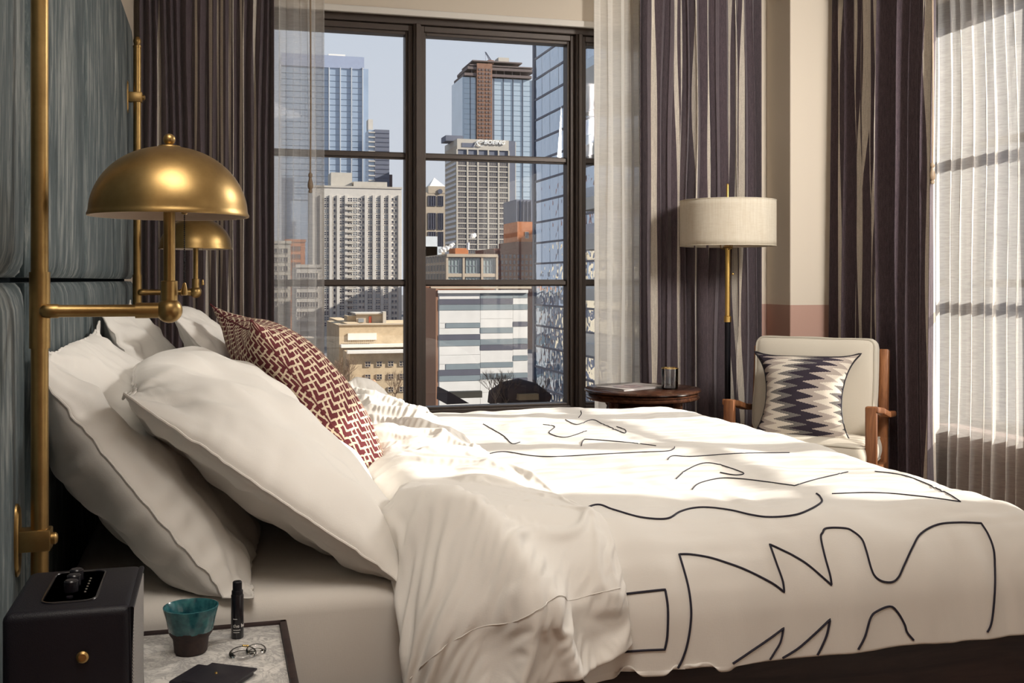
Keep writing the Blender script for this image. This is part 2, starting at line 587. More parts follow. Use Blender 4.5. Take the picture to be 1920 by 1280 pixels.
SHADE = shade_mat()
BLACKMETAL = plain('black_metal', (.012, .012, .016), .35, .5)
BLACKVINYL = None
def vinyl():
    b = NB('black_grained_vinyl')
    v = b.n('ShaderNodeTexVoronoi', {'Vector': b.coord(), 'Scale': 700.0}).outputs[0]
    return b.pbr((.0045, .004, .008), .5, 0, b.bump(v, .2, .001), spec=.3)
BLACKVINYL = vinyl()
BLACKGLOSS = plain('black_gloss', (.008, .007, .010), .25)
BLACKLEATHER = plain('black_leather', (.016, .014, .02), .45)
def grille():
    b = NB('woven_speaker_grille')
    v = b.n('ShaderNodeTexChecker', {'Vector': b.coord(), 'Scale': 500.0, 1: (.35, .33, .31, 1), 2: (.12, .115, .12, 1)}).outputs[0]
    return b.pbr(v, .8)
GRILLE = grille()
def cup_mat():
    b = NB('teal_glaze_brown_clay')
    co = b.coord()
    z = b.n('ShaderNodeSeparateXYZ', {0: co}).outputs[2]
    nz = b.noise(co, 90, 4)
    e = b.math('ADD', z, b.math('MULTIPLY', b.math('SUBTRACT', nz, .5), .010))
    teal = b.ramp(nz, [(.3, (.008, .055, .075)), (.7, (.035, .16, .17))])
    clay = b.ramp(nz, [(.3, (.018, .009, .009)), (.7, (.045, .024, .020))])
    f = b.math('GREATER_THAN', e, .034)
    c = b.n('ShaderNodeMixRGB', {0: f, 1: clay, 2: teal}).outputs[0]
    r = b.math('SUBTRACT', .75, b.math('MULTIPLY', f, .6))
    return b.pbr(c, r, 0, b.bump(nz, .15, .003), spec=.5)
CUPM = cup_mat()
LABELW = plain('label_white_ink', (.72, .70, .68), .6)
PAPER = plain('magazine_paper', (.70, .66, .66), .5, var=.05)

# ------------------------------------------------------------------ room shell
XW, XR, YW, ZC = -0.36, 3.20, 5.15, 2.78
YB = -2.6
bm = bmesh.new(); box(bm, XW - .2, XR + .4, YB - .2, YW + .3, -.12, 0); struct('floor', bm, FLOOR)
bm = bmesh.new(); box(bm, XW - .2, XR + .4, YB - .2, YW + .3, ZC, ZC + .12); struct('ceiling', bm, CEIL)
bm = bmesh.new(); box(bm, XW - .2, XW, YB - .2, YW + .3, 0, ZC); struct('wall_left', bm, WALL)
bm = bmesh.new(); box(bm, XW, XR, YB - .2, YB, 0, ZC); struct('wall_back', bm, WALL)
WZ0, WZ1 = .47, 2.45
FX0, FX1 = .05, 2.69
bm = bmesh.new()
box(bm, XW, FX0, YW, YW + .3, 0, ZC); box(bm, FX1, XR + .4, YW, YW + .3, 0, ZC)
box(bm, FX0, FX1, YW, YW + .3, 0, WZ0); box(bm, FX0, FX1, YW, YW + .3, WZ1, ZC)
struct('wall_front', bm, WALL)
RY = (1.28, 4.66)
NY = (-2.2, .45)  # opening of the added fill window, out of view
bm = bmesh.new()
for a, b_ in ((YB - .2, NY[0]), (NY[1], RY[0]), (RY[1], YW)):
    box(bm, XR, XR + .30, a, b_, 0, ZC)
for a, b_ in (NY, RY):
    box(bm, XR, XR + .30, a, b_, 0, WZ0); box(bm, XR, XR + .30, a, b_, WZ1, ZC)
wr = struct('wall_right', bm, WALL)
bm = bmesh.new(); box(bm, 2.832, XR, 4.90, YW, 0, ZC, .006); struct('wall_corner', bm, WALL)
bm = bmesh.new(); box(bm, XR - .018, XR, RY[0], 4.90, 0, WZ0 - .02)
for a in np.arange(RY[0] + .06, 4.6, .52):
    for z0, z1 in ((.14, .40),):
        for r0, r1, q0, q1 in ((a, a + .46, z1 - .02, z1), (a, a + .46, z0, z0 + .02), (a, a + .02, z0, z1), (a + .44, a + .46, z0, z1)):
            box(bm, XR - .032, XR - .018, r0, r1, q0, q1, .004)
struct('trim_1', bm, DARKPANEL)
bm = bmesh.new(); box(bm, XR - .02, XR + .17, RY[0], RY[1], WZ0 - .02, WZ0 + .02, .006); struct('trim_2', bm, DARKPANEL)
bm = bmesh.new(); box(bm, FX0, FX1, YW - .05, YW + .12, WZ0 - .03, WZ0 + .005, .006); struct('trim_3', bm, BRONZE)
# slim bead along the head of the front opening
bm = bmesh.new(); box(bm, FX0 - .02, FX1 + .02, YW - .012, YW + .01, WZ1 - .012, WZ1 + .02, .005); struct('trim_4', bm, CEIL)

ZT = (.515, 1.136, 1.771, 2.37)      # glass bottom, two transoms, glass top
def build_window(name, M, u0, u1, lights, label_only=None):
    """lights: glass spans along u. M maps (u, depth outwards, z) to world."""
    root = link(name, None); root['kind'] = 'structure'
    def mk(n, bm, mat, par):
        bm.transform(M)
        bmesh.ops.recalc_face_normals(bm, faces=bm.faces[:])
        o = obj(n, bm, mat, par, smooth=False)
        return o
    bm = bmesh.new()
    za, zb = WZ0, WZ1
    box(bm, u0, u1, .06, .22, ZT[3] + .045, zb, .004)
    box(bm, u0, u1, .06, .22, za, ZT[0] - .035, .004)
    box(bm, u0, lights[0][0] - .03, .06, .22, ZT[0] - .035, ZT[3] + .045, .004)
    box(bm, lights[-1][1] + .03, u1, .06, .22, ZT[0] - .035, ZT[3] + .045, .004)
    mk('frame', bm, BRONZE, root)
    for (a0, a1), (b0, b1) in zip(lights, lights[1:]):
        bm = bmesh.new()
        c = (a1 + b0) / 2
        h = (b0 - a1) / 2 - .033
        box(bm, c - h, c + h, .05, .21, ZT[0] - .035, ZT[3] + .045, .004)
        box(bm, c - h * .5, c + h * .5, .035, .06, ZT[0] - .035, ZT[3] + .045, .003)
        mk('mullion', bm, BRONZE, root)
    for a, b_ in lights:
        bm = bmesh.new()
        for q0, q1, d0, d1 in ((.033, .012, .08, .19), (.013, 0, .10, .17)):
            box(bm, a - q0, a - q1, d0, d1, ZT[0] - .033, ZT[3] + .043, .003)
            box(bm, b_ + q1, b_ + q0, d0, d1, ZT[0] - .033, ZT[3] + .043, .003)
            box(bm, a - q1, b_ + q1, d0, d1, ZT[3] + q1 * 1.2, ZT[3] + q0 * 1.3, .003)
            box(bm, a - q1, b_ + q1, d0, d1, ZT[0] - q0, ZT[0] - q1, .003)
        sash = mk('sash', bm, BRONZE, root)
        for z in ZT[1:3]:
            bm = bmesh.new()
            box(bm, a, b_, .115, .175, z - .010, z + .010, .002)
            box(bm, a, b_, .13, .165, z - .017, z + .017, .003)
            mk('transom_bar', bm, BRONZE, sash)
        for z0, z1 in zip(ZT, ZT[1:]):
            bm = bmesh.new()
            box(bm, a - .004, b_ + .004, .148, .152, z0 - .004, z1 + .004)
            mk('pane', bm, PANE, sash)
    return root
Mf = Matrix.Translation((0, YW, 0))
build_window('window_1', Mf, FX0, FX1, [(.154, .897), (1.0, 1.743), (1.846, 2.589)])
Mr = Matrix(((0, 1, 0, XR + .02), (1, 0, 0, 0), (0, 0, 1, 0), (0, 0, 0, 1)))
mul = [2.03, 2.765, 3.50, 4.235]
edges = [RY[0] + .08] + mul + [RY[1] - .06]
lights_r = []
for k in range(5):
    a = edges[k] + (.052 if k else 0)
    b_ = edges[k + 1] - (.052 if k < 4 else 0)
    lights_r.append((a, b_))
build_window('window_2', Mr, RY[0], RY[1], lights_r)
build_window('fill_window', Mr, NY[0], NY[1], [(NY[0] + .1, -1.38), (-1.28, -.47), (-.37, NY[1] - .1)])  # unseen window added to let more light into the near room

# curtain rails
for n, a, b_ in (('curtain_rail', (XW + .03, 5.02, 2.68), (2.80, 5.02, 2.68)), ('curtain_rail', (3.08, 1.5, 2.62), (3.08, 4.86, 2.62))):
    bm = bmesh.new()
    bar(bm, a, b_, .12, .035, .004)
    o = obj(n, bm, BLACKMETAL)
    tag(o, 'dark ceiling rail above the front window curtains' if a[1] > 5 else 'dark ceiling rail above the right window curtains', 'curtain rail')

# ------------------------------------------------------------------ curtains
def make_curtain(p0, p1, z0, z1, nfold, amp, stripes, seed, mats, nu=900, nz=26, sharp=1.0, drift=.012, flare=0.0):
    rng = random.Random(seed)
    p0, p1 = Vector((*p0, 0)), Vector((*p1, 0))
    L = (p1 - p0).length
    t = (p1 - p0) / L
    nrm = Vector((t.y, -t.x, 0))
    knots = [0.0]
    while knots[-1] < 1:
        knots.append(knots[-1] + (1.0 / nfold) * rng.uniform(.6, 1.45))
    knots = np.array(knots) / knots[-1]
    hs = [rng.uniform(.55, 1.15) for _ in knots]
    ph = [rng.uniform(0, 6.28) for _ in range(6)]
    P = np.zeros((nu, nz, 3))
    S = np.linspace(0, 1, nu)
    for j in range(nz):
        v = j / (nz - 1)                         # 0 bottom 1 top
        z = z0 + (z1 - z0) * v
        ampz = amp * (1.0 - .45 * v ** 2)
        for i, s in enumerate(S):
            edge = min(1, s * 14, (1 - s) * 14)
            sw = s + edge * (drift * math.sin(2.1 * z + ph[0] + 5 * s) + .5 * drift * math.sin(4.7 * z + ph[1] + 13 * s))
            sw = min(1, max(0, sw))
            k = min(max(np.searchsorted(knots, sw) - 1, 0), len(knots) - 2)
            f = (sw - knots[k]) / (knots[k + 1] - knots[k])
            h = hs[k] * (1 - f) + hs[k + 1] * f
            c = math.cos(2 * math.pi * f)
            d = ampz * h * (math.copysign(abs(c) ** sharp, c)) + .25 * ampz * math.sin(31 * sw + ph[2] + .8 * z)
            lat = -.35 * (L / nfold) * .5 * math.sin(4 * math.pi * f) * edge * .5
            fl = flare * (1 - v) ** 2 * (s - .5)
            q = p0 + t * (s * L + lat + fl) + nrm * d
            P[i, j] = (q.x, q.y, z)
    def mi(i, j):
        s = (i + .5) / (nu - 1)
        return 1 if any(a <= s < b for a, b in stripes) else 0
    return grid_bm(P, uv=True, mi=mi if stripes else None)
def multi(a, b, n=4):
    """n cream lines between a and b"""
    wv = (b - a) / (2 * n - 1)
    return [(a + 2 * k * wv, a + (2 * k + 1) * wv + wv * .1) for k in range(n)]
def px(a, b, lo, hi):
    return (a - lo) / (hi - lo), (b - lo) / (hi - lo)

def curtain(name, label, cat, group=None, th=.003, **kw):
    bm = make_curtain(**kw)
    o = obj(name, bm, kw['mats'], smooth=True, angle=180)
    tag(o, label, cat, group)
    if th:
        solidify(o, th, 0)
    return o
st = []
for a, b_, n in ((289, 293, 1), (356, 364, 2), (381, 392, 2), (402, 414, 3), (424, 435, 3), (444, 456, 3), (474, 480, 1)):
    st += multi(*px(a, b_, 255, 515), n)
curtain('curtain', 'plum brown curtain with cream stripes behind the blue headboard, left of the front window', 'curtain',
        p0=(-.335, 4.99), p1=(.245, 5.0), z0=.02, z1=2.66, nfold=13, amp=.034, stripes=st, seed=4, mats=[DRAPE, STRIPE])
st = []
for a, b_, n in ((1220, 1229, 1), (1265, 1275, 2), (1297, 1303, 1), (1322, 1326, 1), (1367, 1391, 4)):
    st += multi(*px(a, b_, 1197, 1425), n)
curtain('curtain', 'plum brown striped curtain right of the front window, behind the floor lamp', 'curtain',
        p0=(2.036, 5.0), p1=(2.714, 5.0), z0=.02, z1=2.66, nfold=12, amp=.036, stripes=st, seed=8, mats=[DRAPE, STRIPE])
st = []
for a, b_, n in ((1584, 1592, 2), (1617, 1645, 5), (1650, 1655, 1), (1658, 1664, 2), (1672, 1675, 1), (1757, 1764, 1)):
    st += multi(*px(a, b_, 1575, 1770), n)
def right_s(p):
    return p
curtain('curtain', 'plum brown striped curtain on the right wall, behind the armchair', 'curtain',
        p0=(3.065, 4.86), p1=(3.045, 4.03), z0=.02, z1=2.60, nfold=11, amp=.040, stripes=st, seed=21, mats=[DRAPE, STRIPE])
curtain('sheer_curtain', 'narrow translucent sheer at the left end of the front window', 'sheer curtain', th=0,
        p0=(.21, 5.07), p1=(.480, 5.07), z0=.02, z1=2.66, nfold=5, amp=.018, stripes=None, seed=5, mats=[SHEER2], nu=200)
curtain('sheer_curtain', 'narrow translucent sheer at the right end of the front window, behind the side table', 'sheer curtain', th=0,
        p0=(1.822, 5.07), p1=(2.10, 5.07), z0=.02, z1=2.66, nfold=5, amp=.018, stripes=None, seed=6, mats=[SHEER4], nu=200)
curtain('sheer_curtain', 'wide pleated sunlit sheer across the right wall window', 'sheer curtain', th=0,
        p0=(3.140, 4.25), p1=(3.140, 1.30), z0=.02, z1=2.60, nfold=37, amp=.022, stripes=None, seed=7, mats=[SHEER], nu=900, nz=16, sharp=1.0, drift=.004)

curtain('sheer_curtain', 'heavier closed sheer added to diffuse fill light, over the added window behind the camera', 'sheer curtain', th=0,
        p0=(3.115, .60), p1=(3.115, -2.35), z0=.02, z1=2.60, nfold=30, amp=.03, stripes=None, seed=17, mats=[SHEER3], nu=500, nz=8)  # unseen sheer, added to turn sunlight into soft fill

WANDWOOD = plain('pale_turned_wood', (.30, .22, .15), .5)
def wand(label, x, y, zb, ztop):
    r = thing('curtain_wand', label, 'curtain wand', (x, y, zb))
    bm = bmesh.new()
    lathe(bm, [(0, 0), (.008, .002), (.009, .012), (.006, .017), (.012, .026), (.013, .04), (.008, .062), (.006, .072), (.0095, .078), (.0095, .088), (.004, .096), (0, .097)], n=14)
    obj('turned_handle', bm, WANDWOOD, r)
    bm = bmesh.new()
    tube(bm, [(0, 0, .095), (.002, 0, .4), (0, 0, ztop - zb)], .004, 8)
    obj('cord', bm, WANDWOOD, r)
wand('turned wooden curtain wand hanging before the left sheer of the front window', *at_y(582, 362, 5.02).xy, at_y(582, 362, 5.02).z, 2.5)
wand('turned wooden curtain wand hanging by the right sheer of the front window', *at_y(1138, 390, 5.11).xy, at_y(1138, 390, 5.11).z, 2.5)
wand('turned wooden curtain wand at the edge of the right wall curtain', 3.02, 4.02, 1.57, 2.58)

# ------------------------------------------------------------------ headboard
XH = -0.288
BACKM = plain('dark_backing_cloth', (.006, .009, .011), .95, spec=.05)
hb = thing('headboard', 'tall teal grey padded velvet headboard with channel seams behind the bed', 'headboard', (XW + .004, 2.85, 0))
def padded(y0, y1, z0, z1, th=.062, r=.022, corner=0.0):
    """padded block on the wall, front face x = XH (local to hb)"""
    nu, nv = 26, 30
    u = np.linspace(0, 1, nu); v = np.linspace(0, 1, nv)
    u = .5 - .5 * np.cos(np.pi * u); v = .5 - .5 * np.cos(np.pi * v)
    P = np.zeros((nu, nv, 3))
    for i in range(nu):
        for j in range(nv):
            y = y0 + (y1 - y0) * u[i]; z = z0 + (z1 - z0) * v[j]
            d = min(y - y0, y1 - y, z - z0, z1 - z)
            q = min(1, d / (r * 1.9))
            x = th * (1 - r / th * (1 - math.sqrt(max(0, 1 - (1 - q) ** 2)))) if d > 0 else 0
            x += .006 * math.sin(math.pi * u[i]) * math.sin(math.pi * v[j])
            if corner and y1 - y < corner and z1 - z < corner:
                a, b_ = y - (y1 - corner), z - (z1 - corner)
                m = math.hypot(a, b_)
                mx = max(a, b_)
                if m > 0:
                    k = mx / m
                    y = y1 - corner + a * k; z = z1 - corner + b_ * k
            P[i, j] = (x, y - 2.85, z)
    return grid_bm(P)
ycol = [1.885, 2.623, 3.361, 4.10]
zr = (.22, 1.150, 2.055)
for lo, hi in zip(ycol, ycol[1:]):
    for k in range(2):
        obj('padded_panel', padded(lo + .0015, hi - .0015, zr[k] + .002, zr[k + 1] - .002, r=.018, corner=(.11 if (k == 1 and hi > 4.0) else 0)), VELVET, hb)
for k in range(2):
    obj('padded_panel', padded(1.10, 1.868, zr[k] + .002, zr[k + 1] - .002, r=.03), VELVET, hb)
bm = bmesh.new(); box(bm, .001, .03, 1.09 - 2.85, 4.08 - 2.85, .1, 2.03, .004); obj('backing_board', bm, BACKM, hb)

# ------------------------------------------------------------------ swing arm pole lamps
XP = -0.258
def pole_lamp(label, y, arm_z, swing=0.0, chain_a=-.25):
    r = thing('pole_lamp', label, 'lamp', (XP, y, 0), 0, 'brass pole lamps either side of the bed')
    bm = bmesh.new(); lathe(bm, [(.0125, 0), (.0125, 1.925)], n=24); obj('pole', bm, BRASS, r)
    bm = bmesh.new(); lathe(bm, [(0, 1.955), (.006, 1.954), (.0115, 1.946), (.0128, 1.938), (.0105, 1.929), (.0095, 1.926), (.0135, 1.924), (.0135, 1.918), (.0125, 1.917)][::-1], n=24); obj('finial', bm, BRASS, r)
    for zb in (.762, 1.754):
        bm = bmesh.new()
        box(bm, -.030, .0165, -.016, .016, zb - .016, zb + .016, .002)
        lathe(bm, [(.009, .0165), (.009, .022), (.006, .025), (0, .026)], (0, 0, zb), 16, 'X')
        br = obj('wall_bracket', bm, BRASS, r)
        bm = bmesh.new()
        t = bmesh.new(); lathe(t, [(.055, 0), (.055, .004), (.05, .007)], n=28, axis='X'); t.transform(Matrix.Translation((-.034, 0, zb)) @ Matrix.Diagonal((1, .35, 1, 1))); merge(bm, t)
        obj('back_plate', bm, BRASS, br)
        bm = bmesh.new()
        lathe(bm, [(0, 0), (.006, 0), (.0075, .003), (.006, .006), (0, .007)], (.005, -.0165, zb), 12, 'Y')
    bm = bmesh.new(); lathe(bm, [(.0125, arm_z - .056), (.0148, arm_z - .056), (.0148, arm_z + .058), (.0125, arm_z + .058)], n=24); obj('collar', bm, BRASS, r)
    # arm mounted on the camera side of the pole, pointing over the bed
    ya = -.020
    A = Matrix.Translation((0, ya, arm_z)) @ Matrix.Rotation(swing, 4, 'Z')
    bm = bmesh.new()
    lathe(bm, [(0, .002), (.004, .0026), (.009, .007), (.0105, .013), (.0105, .028), (.0092, .030), (.0092, .137), (.0118, .137), (.0118, .174)], (0, 0, 0), 24, 'X')
    bm.transform(A); obj('swing_arm', bm, BRASS, r)
    ex = .186
    bm = bmesh.new()
    sphere(bm, (ex, 0, 0), .0195, 28, 18)
    lathe(bm, [(.0125, .012), (.0125, .044), (.0115, .045)], (ex, 0, 0), 24)
    bm.transform(A); obj('ball_joint', bm, BRASS, r)
    bm = bmesh.new(); lathe(bm, [(.0088, .040), (.0088, .168)], (ex, 0, 0), 20); bm.transform(A); obj('stem', bm, BRASS, r)
    # dome: rim at zr, radius .117
    R, h, zrim = .1165, .104, .146
    prof = []
    for k in range(25):
        a = math.radians(90 * k / 24)
        prof.append((R * math.cos(a) ** .97 if k < 24 else .004, zrim + h * math.sin(a)))
    inner = [(max(.003, p[0] - .0022), p[1] - .0022) for p in prof]
    bm = bmesh.new()
    lathe(bm, [(R - .0022, zrim - .003), (R + .0018, zrim - .003), (R + .0022, zrim), (R + .0005, zrim + .003)] + prof[1:], (ex, 0, 0), 64, closed_ends=False)
    bm.transform(A); dome = obj('dome_shade', bm, BRASS, r, angle=60)
    bm = bmesh.new(); lathe(bm, [(R - .0022, zrim - .003)] + inner[1:], (ex, 0, 0), 64, closed_ends=False)
    bm.transform(A); obj('shade_lining', bm, LINING, dome, label='pale inside of the shade')
    bm = bmesh.new()
    lathe(bm, [(.018, zrim + h - .002), (.016, zrim + h + .001), (.006, zrim + h + .002)], (ex, 0, 0), 24)
    sphere(bm, (ex, 0, zrim + h + .0105), .0092, 20, 14)
    bm.transform(A); obj('shade_finial', bm, BRASS, dome)
    bm = bmesh.new(); lathe(bm, [(0, zrim + .0135), (.05, zrim + .0135), (.051, zrim + .011), (.046, zrim + .0095), (0, zrim + .0095)], (ex, 0, 0), 40)
    bm.transform(A); obj('diffuser_disc', bm, LINING, r)
    cx_, cy_ = ex + .023 * math.cos(chain_a), .023 * math.sin(chain_a)
    bm = bmesh.new(); lathe(bm, [(.0048, zrim + .010), (.0048, zrim + .002), (.003, zrim)], (cx_, cy_, 0), 12); 
    bm.transform(A); ch = obj('pull_switch', bm, BRASS, r)
    bm = bmesh.new()
    z = zrim - .002
    while z > zrim - .105:
        t = bmesh.new(); bmesh.ops.create_icosphere(t, subdivisions=1, radius=.0013); merge(bm, t, Matrix.Translation((cx_, cy_, z)))
        z -= .0030
    tube(bm, [(cx_, cy_, zrim), (cx_, cy_, zrim - .106)], .0004, 5)
    bm.transform(A); obj('pull_chain', bm, BLACKMETAL, ch)
    bm = bmesh.new(); lathe(bm, [(.0018, zrim - .104), (.0026, zrim - .106), (.0052, zrim - .119), (.0052, zrim - .122), (.003, zrim - .1235)], (cx_, cy_, 0), 14)
    bm.transform(A); obj('chain_pull', bm, BRASS, ch)
    return r
LINING = plain('pale_lamp_lining', (.72, .62, .52), .5)
pole_lamp('large brass dome lamp on a pole, nearest the camera beside the black speaker', 1.73, 1.104)
pole_lamp('smaller looking brass dome lamp on the far pole, partly behind the nearer dome', 3.73, 1.110)

# ------------------------------------------------------------------ bed
BY0, BY1, BX0, BX1 = 1.83, 3.63, -.27, 1.60
MZ = .62
bed = thing('bed', 'wide bed with dark wooden base under a white mattress', 'bed', (.65, 2.73, 0))
bl = Vector((.65, 2.73, 0))
def loc(bm):
    bm.transform(Matrix.Translation(-bl)); return bm
bm = bmesh.new(); box(bm, BX0, BX1 - .02, BY0 - .028, BY0 + .002, .10, .452, .004); obj('side_rail', loc(bm), BEDWOOD, bed)
bm = bmesh.new(); box(bm, BX0, BX1 - .02, BY1 - .03, BY1, .10, .40, .004); obj('side_rail', loc(bm), BEDWOOD, bed)
bm = bmesh.new(); box(bm, BX1 - .03, BX1, BY0 + .03, BY1 - .03, .10, .40, .004); obj('foot_rail', loc(bm), BEDWOOD, bed)
for x, y in ((BX1 - .07, BY0 - .025), (BX1 - .07, BY1 - .035), (BX0, BY0 - .01), (BX0, BY1 - .05)):
    bm = bmesh.new(); box(bm, x, x + .09, y, y + .06, 0, .43, .006); obj('corner_post', loc(bm), BEDPOST, bed)
bm = bmesh.new(); box(bm, BX0 + .01, BX1 - .03, BY0 + .03, BY1 - .03, .33, .36); obj('slat_base', loc(bm), BEDWOOD, bed)
bm = bmesh.new(); box(bm, BX0 + .005, BX1 - .04, BY0 + .004, BY1 - .004, .36, MZ, .035, 5)
bmesh.ops.subdivide_edges(bm, edges=[e for e in bm.edges if e.calc_length() > .3], cuts=24, use_grid_fill=True)
for v in bm.verts:
    n_ = noise.noise(Vector((v.co.x * 5, v.co.y * 5, v.co.z * 9)))
    v.co.z += .003 * n_
    if v.co.y < BY0 + .06:
        v.co.y += .004 * n_
obj('mattress', loc(bm), SHEET, bed, label='mattress in a white fitted sheet')

# duvet: cloth coordinates folded over the edges of the bed
DZ = .692
DX0, DX1, DY0, DY1 = .42, 1.53, 1.90, 3.58       # where the flat top ends
def fold(q, lo, hi, r, rz):
    """-> (position, drop)"""
    if q < lo:
        e = lo - q; sgn = -1; base = lo
    elif q > hi:
        e = q - hi; sgn = 1; base = hi
    else:
        return q, 0.0
    arc = math.pi / 2 * r
    if e < arc:
        a = e / r
        return base + sgn * r * math.sin(a), rz * (1 - math.cos(a))
    return base + sgn * (r + .02 * (e - arc)), rz + (e - arc)
def fbm(x, y, z=0.0, o=3):
    return noise.fractal(Vector((x, y, z)), .8, 2.0, o)
def duvet_point(qx, qy):
    R = .155
    x, dx = (qx, 0) if qx <= DX1 else fold(qx, -9, DX1, R, R)
    y, dy = fold(qy, DY0, DY1, R, R)
    drop = (dx ** 2.5 + dy ** 2.5) ** (1 / 2.5)
    top = max(0, 1 - drop / .07)
    bulge = .010 * fbm(qx * 2.1 + 3, qy * 2.4) + .006 * fbm(qx * 5, qy * 6, 2)
    rip = .0045 * math.sin(qx * 30 + 9 * fbm(qx * 2, qy * 1.3, 5)) * (noise.noise(Vector((qx * 2.3, qy * 5.5, 1.7))))
    wr = .0040 * fbm(qx * 4 + qy * 2, qy * 26, 7) * (.5 + noise.noise(Vector((qx * 3, qy * 3, 9))))
    rip += .0016 * math.sin(qy * 150 + 5 * fbm(qx * 1.5, qy * 3, 11)) * (.6 + noise.noise(Vector((qx * 2, qy * 4, 13))))
    crown = .012 * math.sin(math.pi * min(1, max(0, (y - 1.75) / 2.0)))
    z = DZ - drop + (bulge + rip + wr) * (.35 + .65 * top) + crown * top
    side = min(1, dy / .1) if qy < DY0 else 0
    # soft hanging creases on the near side
    cr = .016 * noise.noise(Vector((qx * 13 + 2 * qy, qy * 2.2, 4))) * side + .010 * noise.noise(Vector((qx * 30 + 4 * qy, qy * 5, 6))) * side * max(0, noise.noise(Vector((qx * 2.4, 0, 3))) + .3)
    y += cr
    foot = min(1, dx / .1)
    x += .012 * noise.noise(Vector((qx * 2, qy * 12, 8))) * foot
    hemz = .455 + .012 * math.sin(qx * 3.1) + .002 * noise.noise(Vector((qx * 5, qy * 5, 2)))
    z = max(z, hemz)
    return (x, y, z)
R_ = .155
HEM = R_ * math.pi / 2 + .082
nu, nv = 170, 380
QX = np.linspace(DX0, DX1 + HEM, nu)
QY = np.linspace(DY0 - HEM, DY1 + HEM, nv)
PD = np.zeros((nu, nv, 3))
for i in range(nu):
    for j in range(nv):
        PD[i, j] = duvet_point(QX[i], QY[j])
bm = grid_bm(PD)
bmesh.ops.recalc_face_normals(bm, faces=bm.faces[:])
if sum(f.normal.z for f in bm.faces) < 0:
    bmesh.ops.reverse_faces(bm, faces=bm.faces[:])
DUV_BVH = BVHTree.FromBMesh(bm)
duvet = obj('duvet', bm, WHITE, angle=180)
tag(duvet, 'puffy white duvet with dark outline embroidery spread over the bed', 'duvet')
solidify(duvet, .012, -1)
subsurf(duvet, 1)

# folded-back head end of the duvet
def ridge(x, y, z=0.0):
    return max(0.0, 1 - 2.3 * abs(noise.noise(Vector((x, y, z))))) ** 2
def flap_base(a, b_):
    """a 0..1 across (head side -> foot side), b_ cloth distance along the bed (y)"""
    RR = .125
    y, dy = fold(b_, 1.905, 3.56, RR, RR)
    far = max(0, min(1, (y - 1.9) / 1.6))
    xl = .292 + .045 * far + .022 * noise.noise(Vector((b_ * 3, 1, 0)))
    xr = .688 - .085 * far + .014 * noise.noise(Vector((b_ * 5, 5, 0)))
    hangf = max(0, 1.905 - b_) / .3
    xr += .01 * hangf
    x = xl + (xr - xl) * a
    rise = 1 - (1 - min(1, a / .30)) ** 2
    tail = 1 - max(0, (a - .45) / .55) ** 1.5
    hump = (.030 + .045 * far ** 2) * tail
    z = .630 + .078 * rise + hump * rise
    z -= dy
    k = min(1, dy / RR)
    y -= (.050 * rise * tail + .036) * k
    return Vector((x, y, z))
def flap_fold(a, b_):
    x = a * .40
    hg = min(1, max(0, (2.15 - b_) / .25))
    far = min(1, max(0, (b_ - 2.1) / .8))
    wx, wy = .11 * noise.noise(Vector((x * 5, b_ * 5, 2))), .06 * noise.noise(Vector((x * 5, b_ * 5, 8)))
    q1 = (x + wx) + .50 * b_ ; p1 = b_ - .5 * x
    f1 = ridge(q1 * 3.6, p1 * 1.5 + wy, 1.3) + .16 * ridge(q1 * 7 + 3 * wy, p1 * 4.5 + 2 * wx, 4.1)
    q2 = (b_ + wy) + .35 * x ; p2 = x - .3 * b_
    f2 = ridge(q2 * 5.0, p2 * 2.5 + wx, 6.3) + .30 * ridge(q2 * 12, p2 * 5.0, 9.1)
    env = min(1, a / .10) * min(1, (1 - a) / .06) ** .7
    return env * (.058 * f1 * (.35 + .65 * hg) * (1 - .5 * far) + .034 * f2 * (.25 + .75 * far) * (1 - .8 * hg) + .022 * noise.noise(Vector((x * 6, b_ * 6, 3))) + .016 * ridge(x * 9 + 2.5 * b_ + 3 * wx, b_ * 6 - 3 * x + 3 * wy, 14.2) * max(0, .25 + noise.noise(Vector((x * 4, b_ * 4, 17)))))
na, nb = 90, 330
Bq = np.linspace(1.905 - .32, 3.56 + .22, nb)
base = np.zeros((na, nb, 3)); HF = np.zeros((na, nb, 1))
for i in range(na):
    for j in range(nb):
        a = i / (na - 1)
        q = Bq[j]
        if q < 1.905:
            q = 1.905 - (1.905 - q) * (1.14 - .32 * a)
        base[i, j] = flap_base(a, q)
        HF[i, j] = flap_fold(a, Bq[j])
du = np.gradient(base, axis=0); dv = np.gradient(base, axis=1)
nrm = np.cross(du, dv); nrm /= np.linalg.norm(nrm, axis=-1, keepdims=True) + 1e-9
if nrm[..., 2].mean() < 0:
    nrm = -nrm
PF = base + nrm * HF
Lu = np.linalg.norm(np.diff(PF, axis=0), axis=-1, keepdims=True) * 1.01
Lv = np.linalg.norm(np.diff(PF, axis=1), axis=-1, keepdims=True) * 1.02
def coll(P):
    d = ((P - base) * nrm).sum(-1, keepdims=True)
    P += nrm * np.maximum(0, -d)
    P[0] += (base[0] - P[0]) * .2
    P[-1] += (base[-1] - P[-1]) * .2
PF = relax(PF, Lu, Lv, 24, iters=5, kshear=.2, kbend=.25, grav=.0002, damp=.5, after=coll)
bm = grid_bm(PF)
bmesh.ops.recalc_face_normals(bm, faces=bm.faces[:])
if sum(f.normal.z for f in bm.faces) < 0:
    bmesh.ops.reverse_faces(bm, faces=bm.faces[:])
hemp = [Vector(PF[i, 18]) for i in range(4, na - 3)]
flap = obj('folded_edge', bm, WHITE, duvet, angle=180, label='plain white head end of the duvet folded back in wrinkles')
solidify(flap, .010, -1)
subsurf(flap, 1)
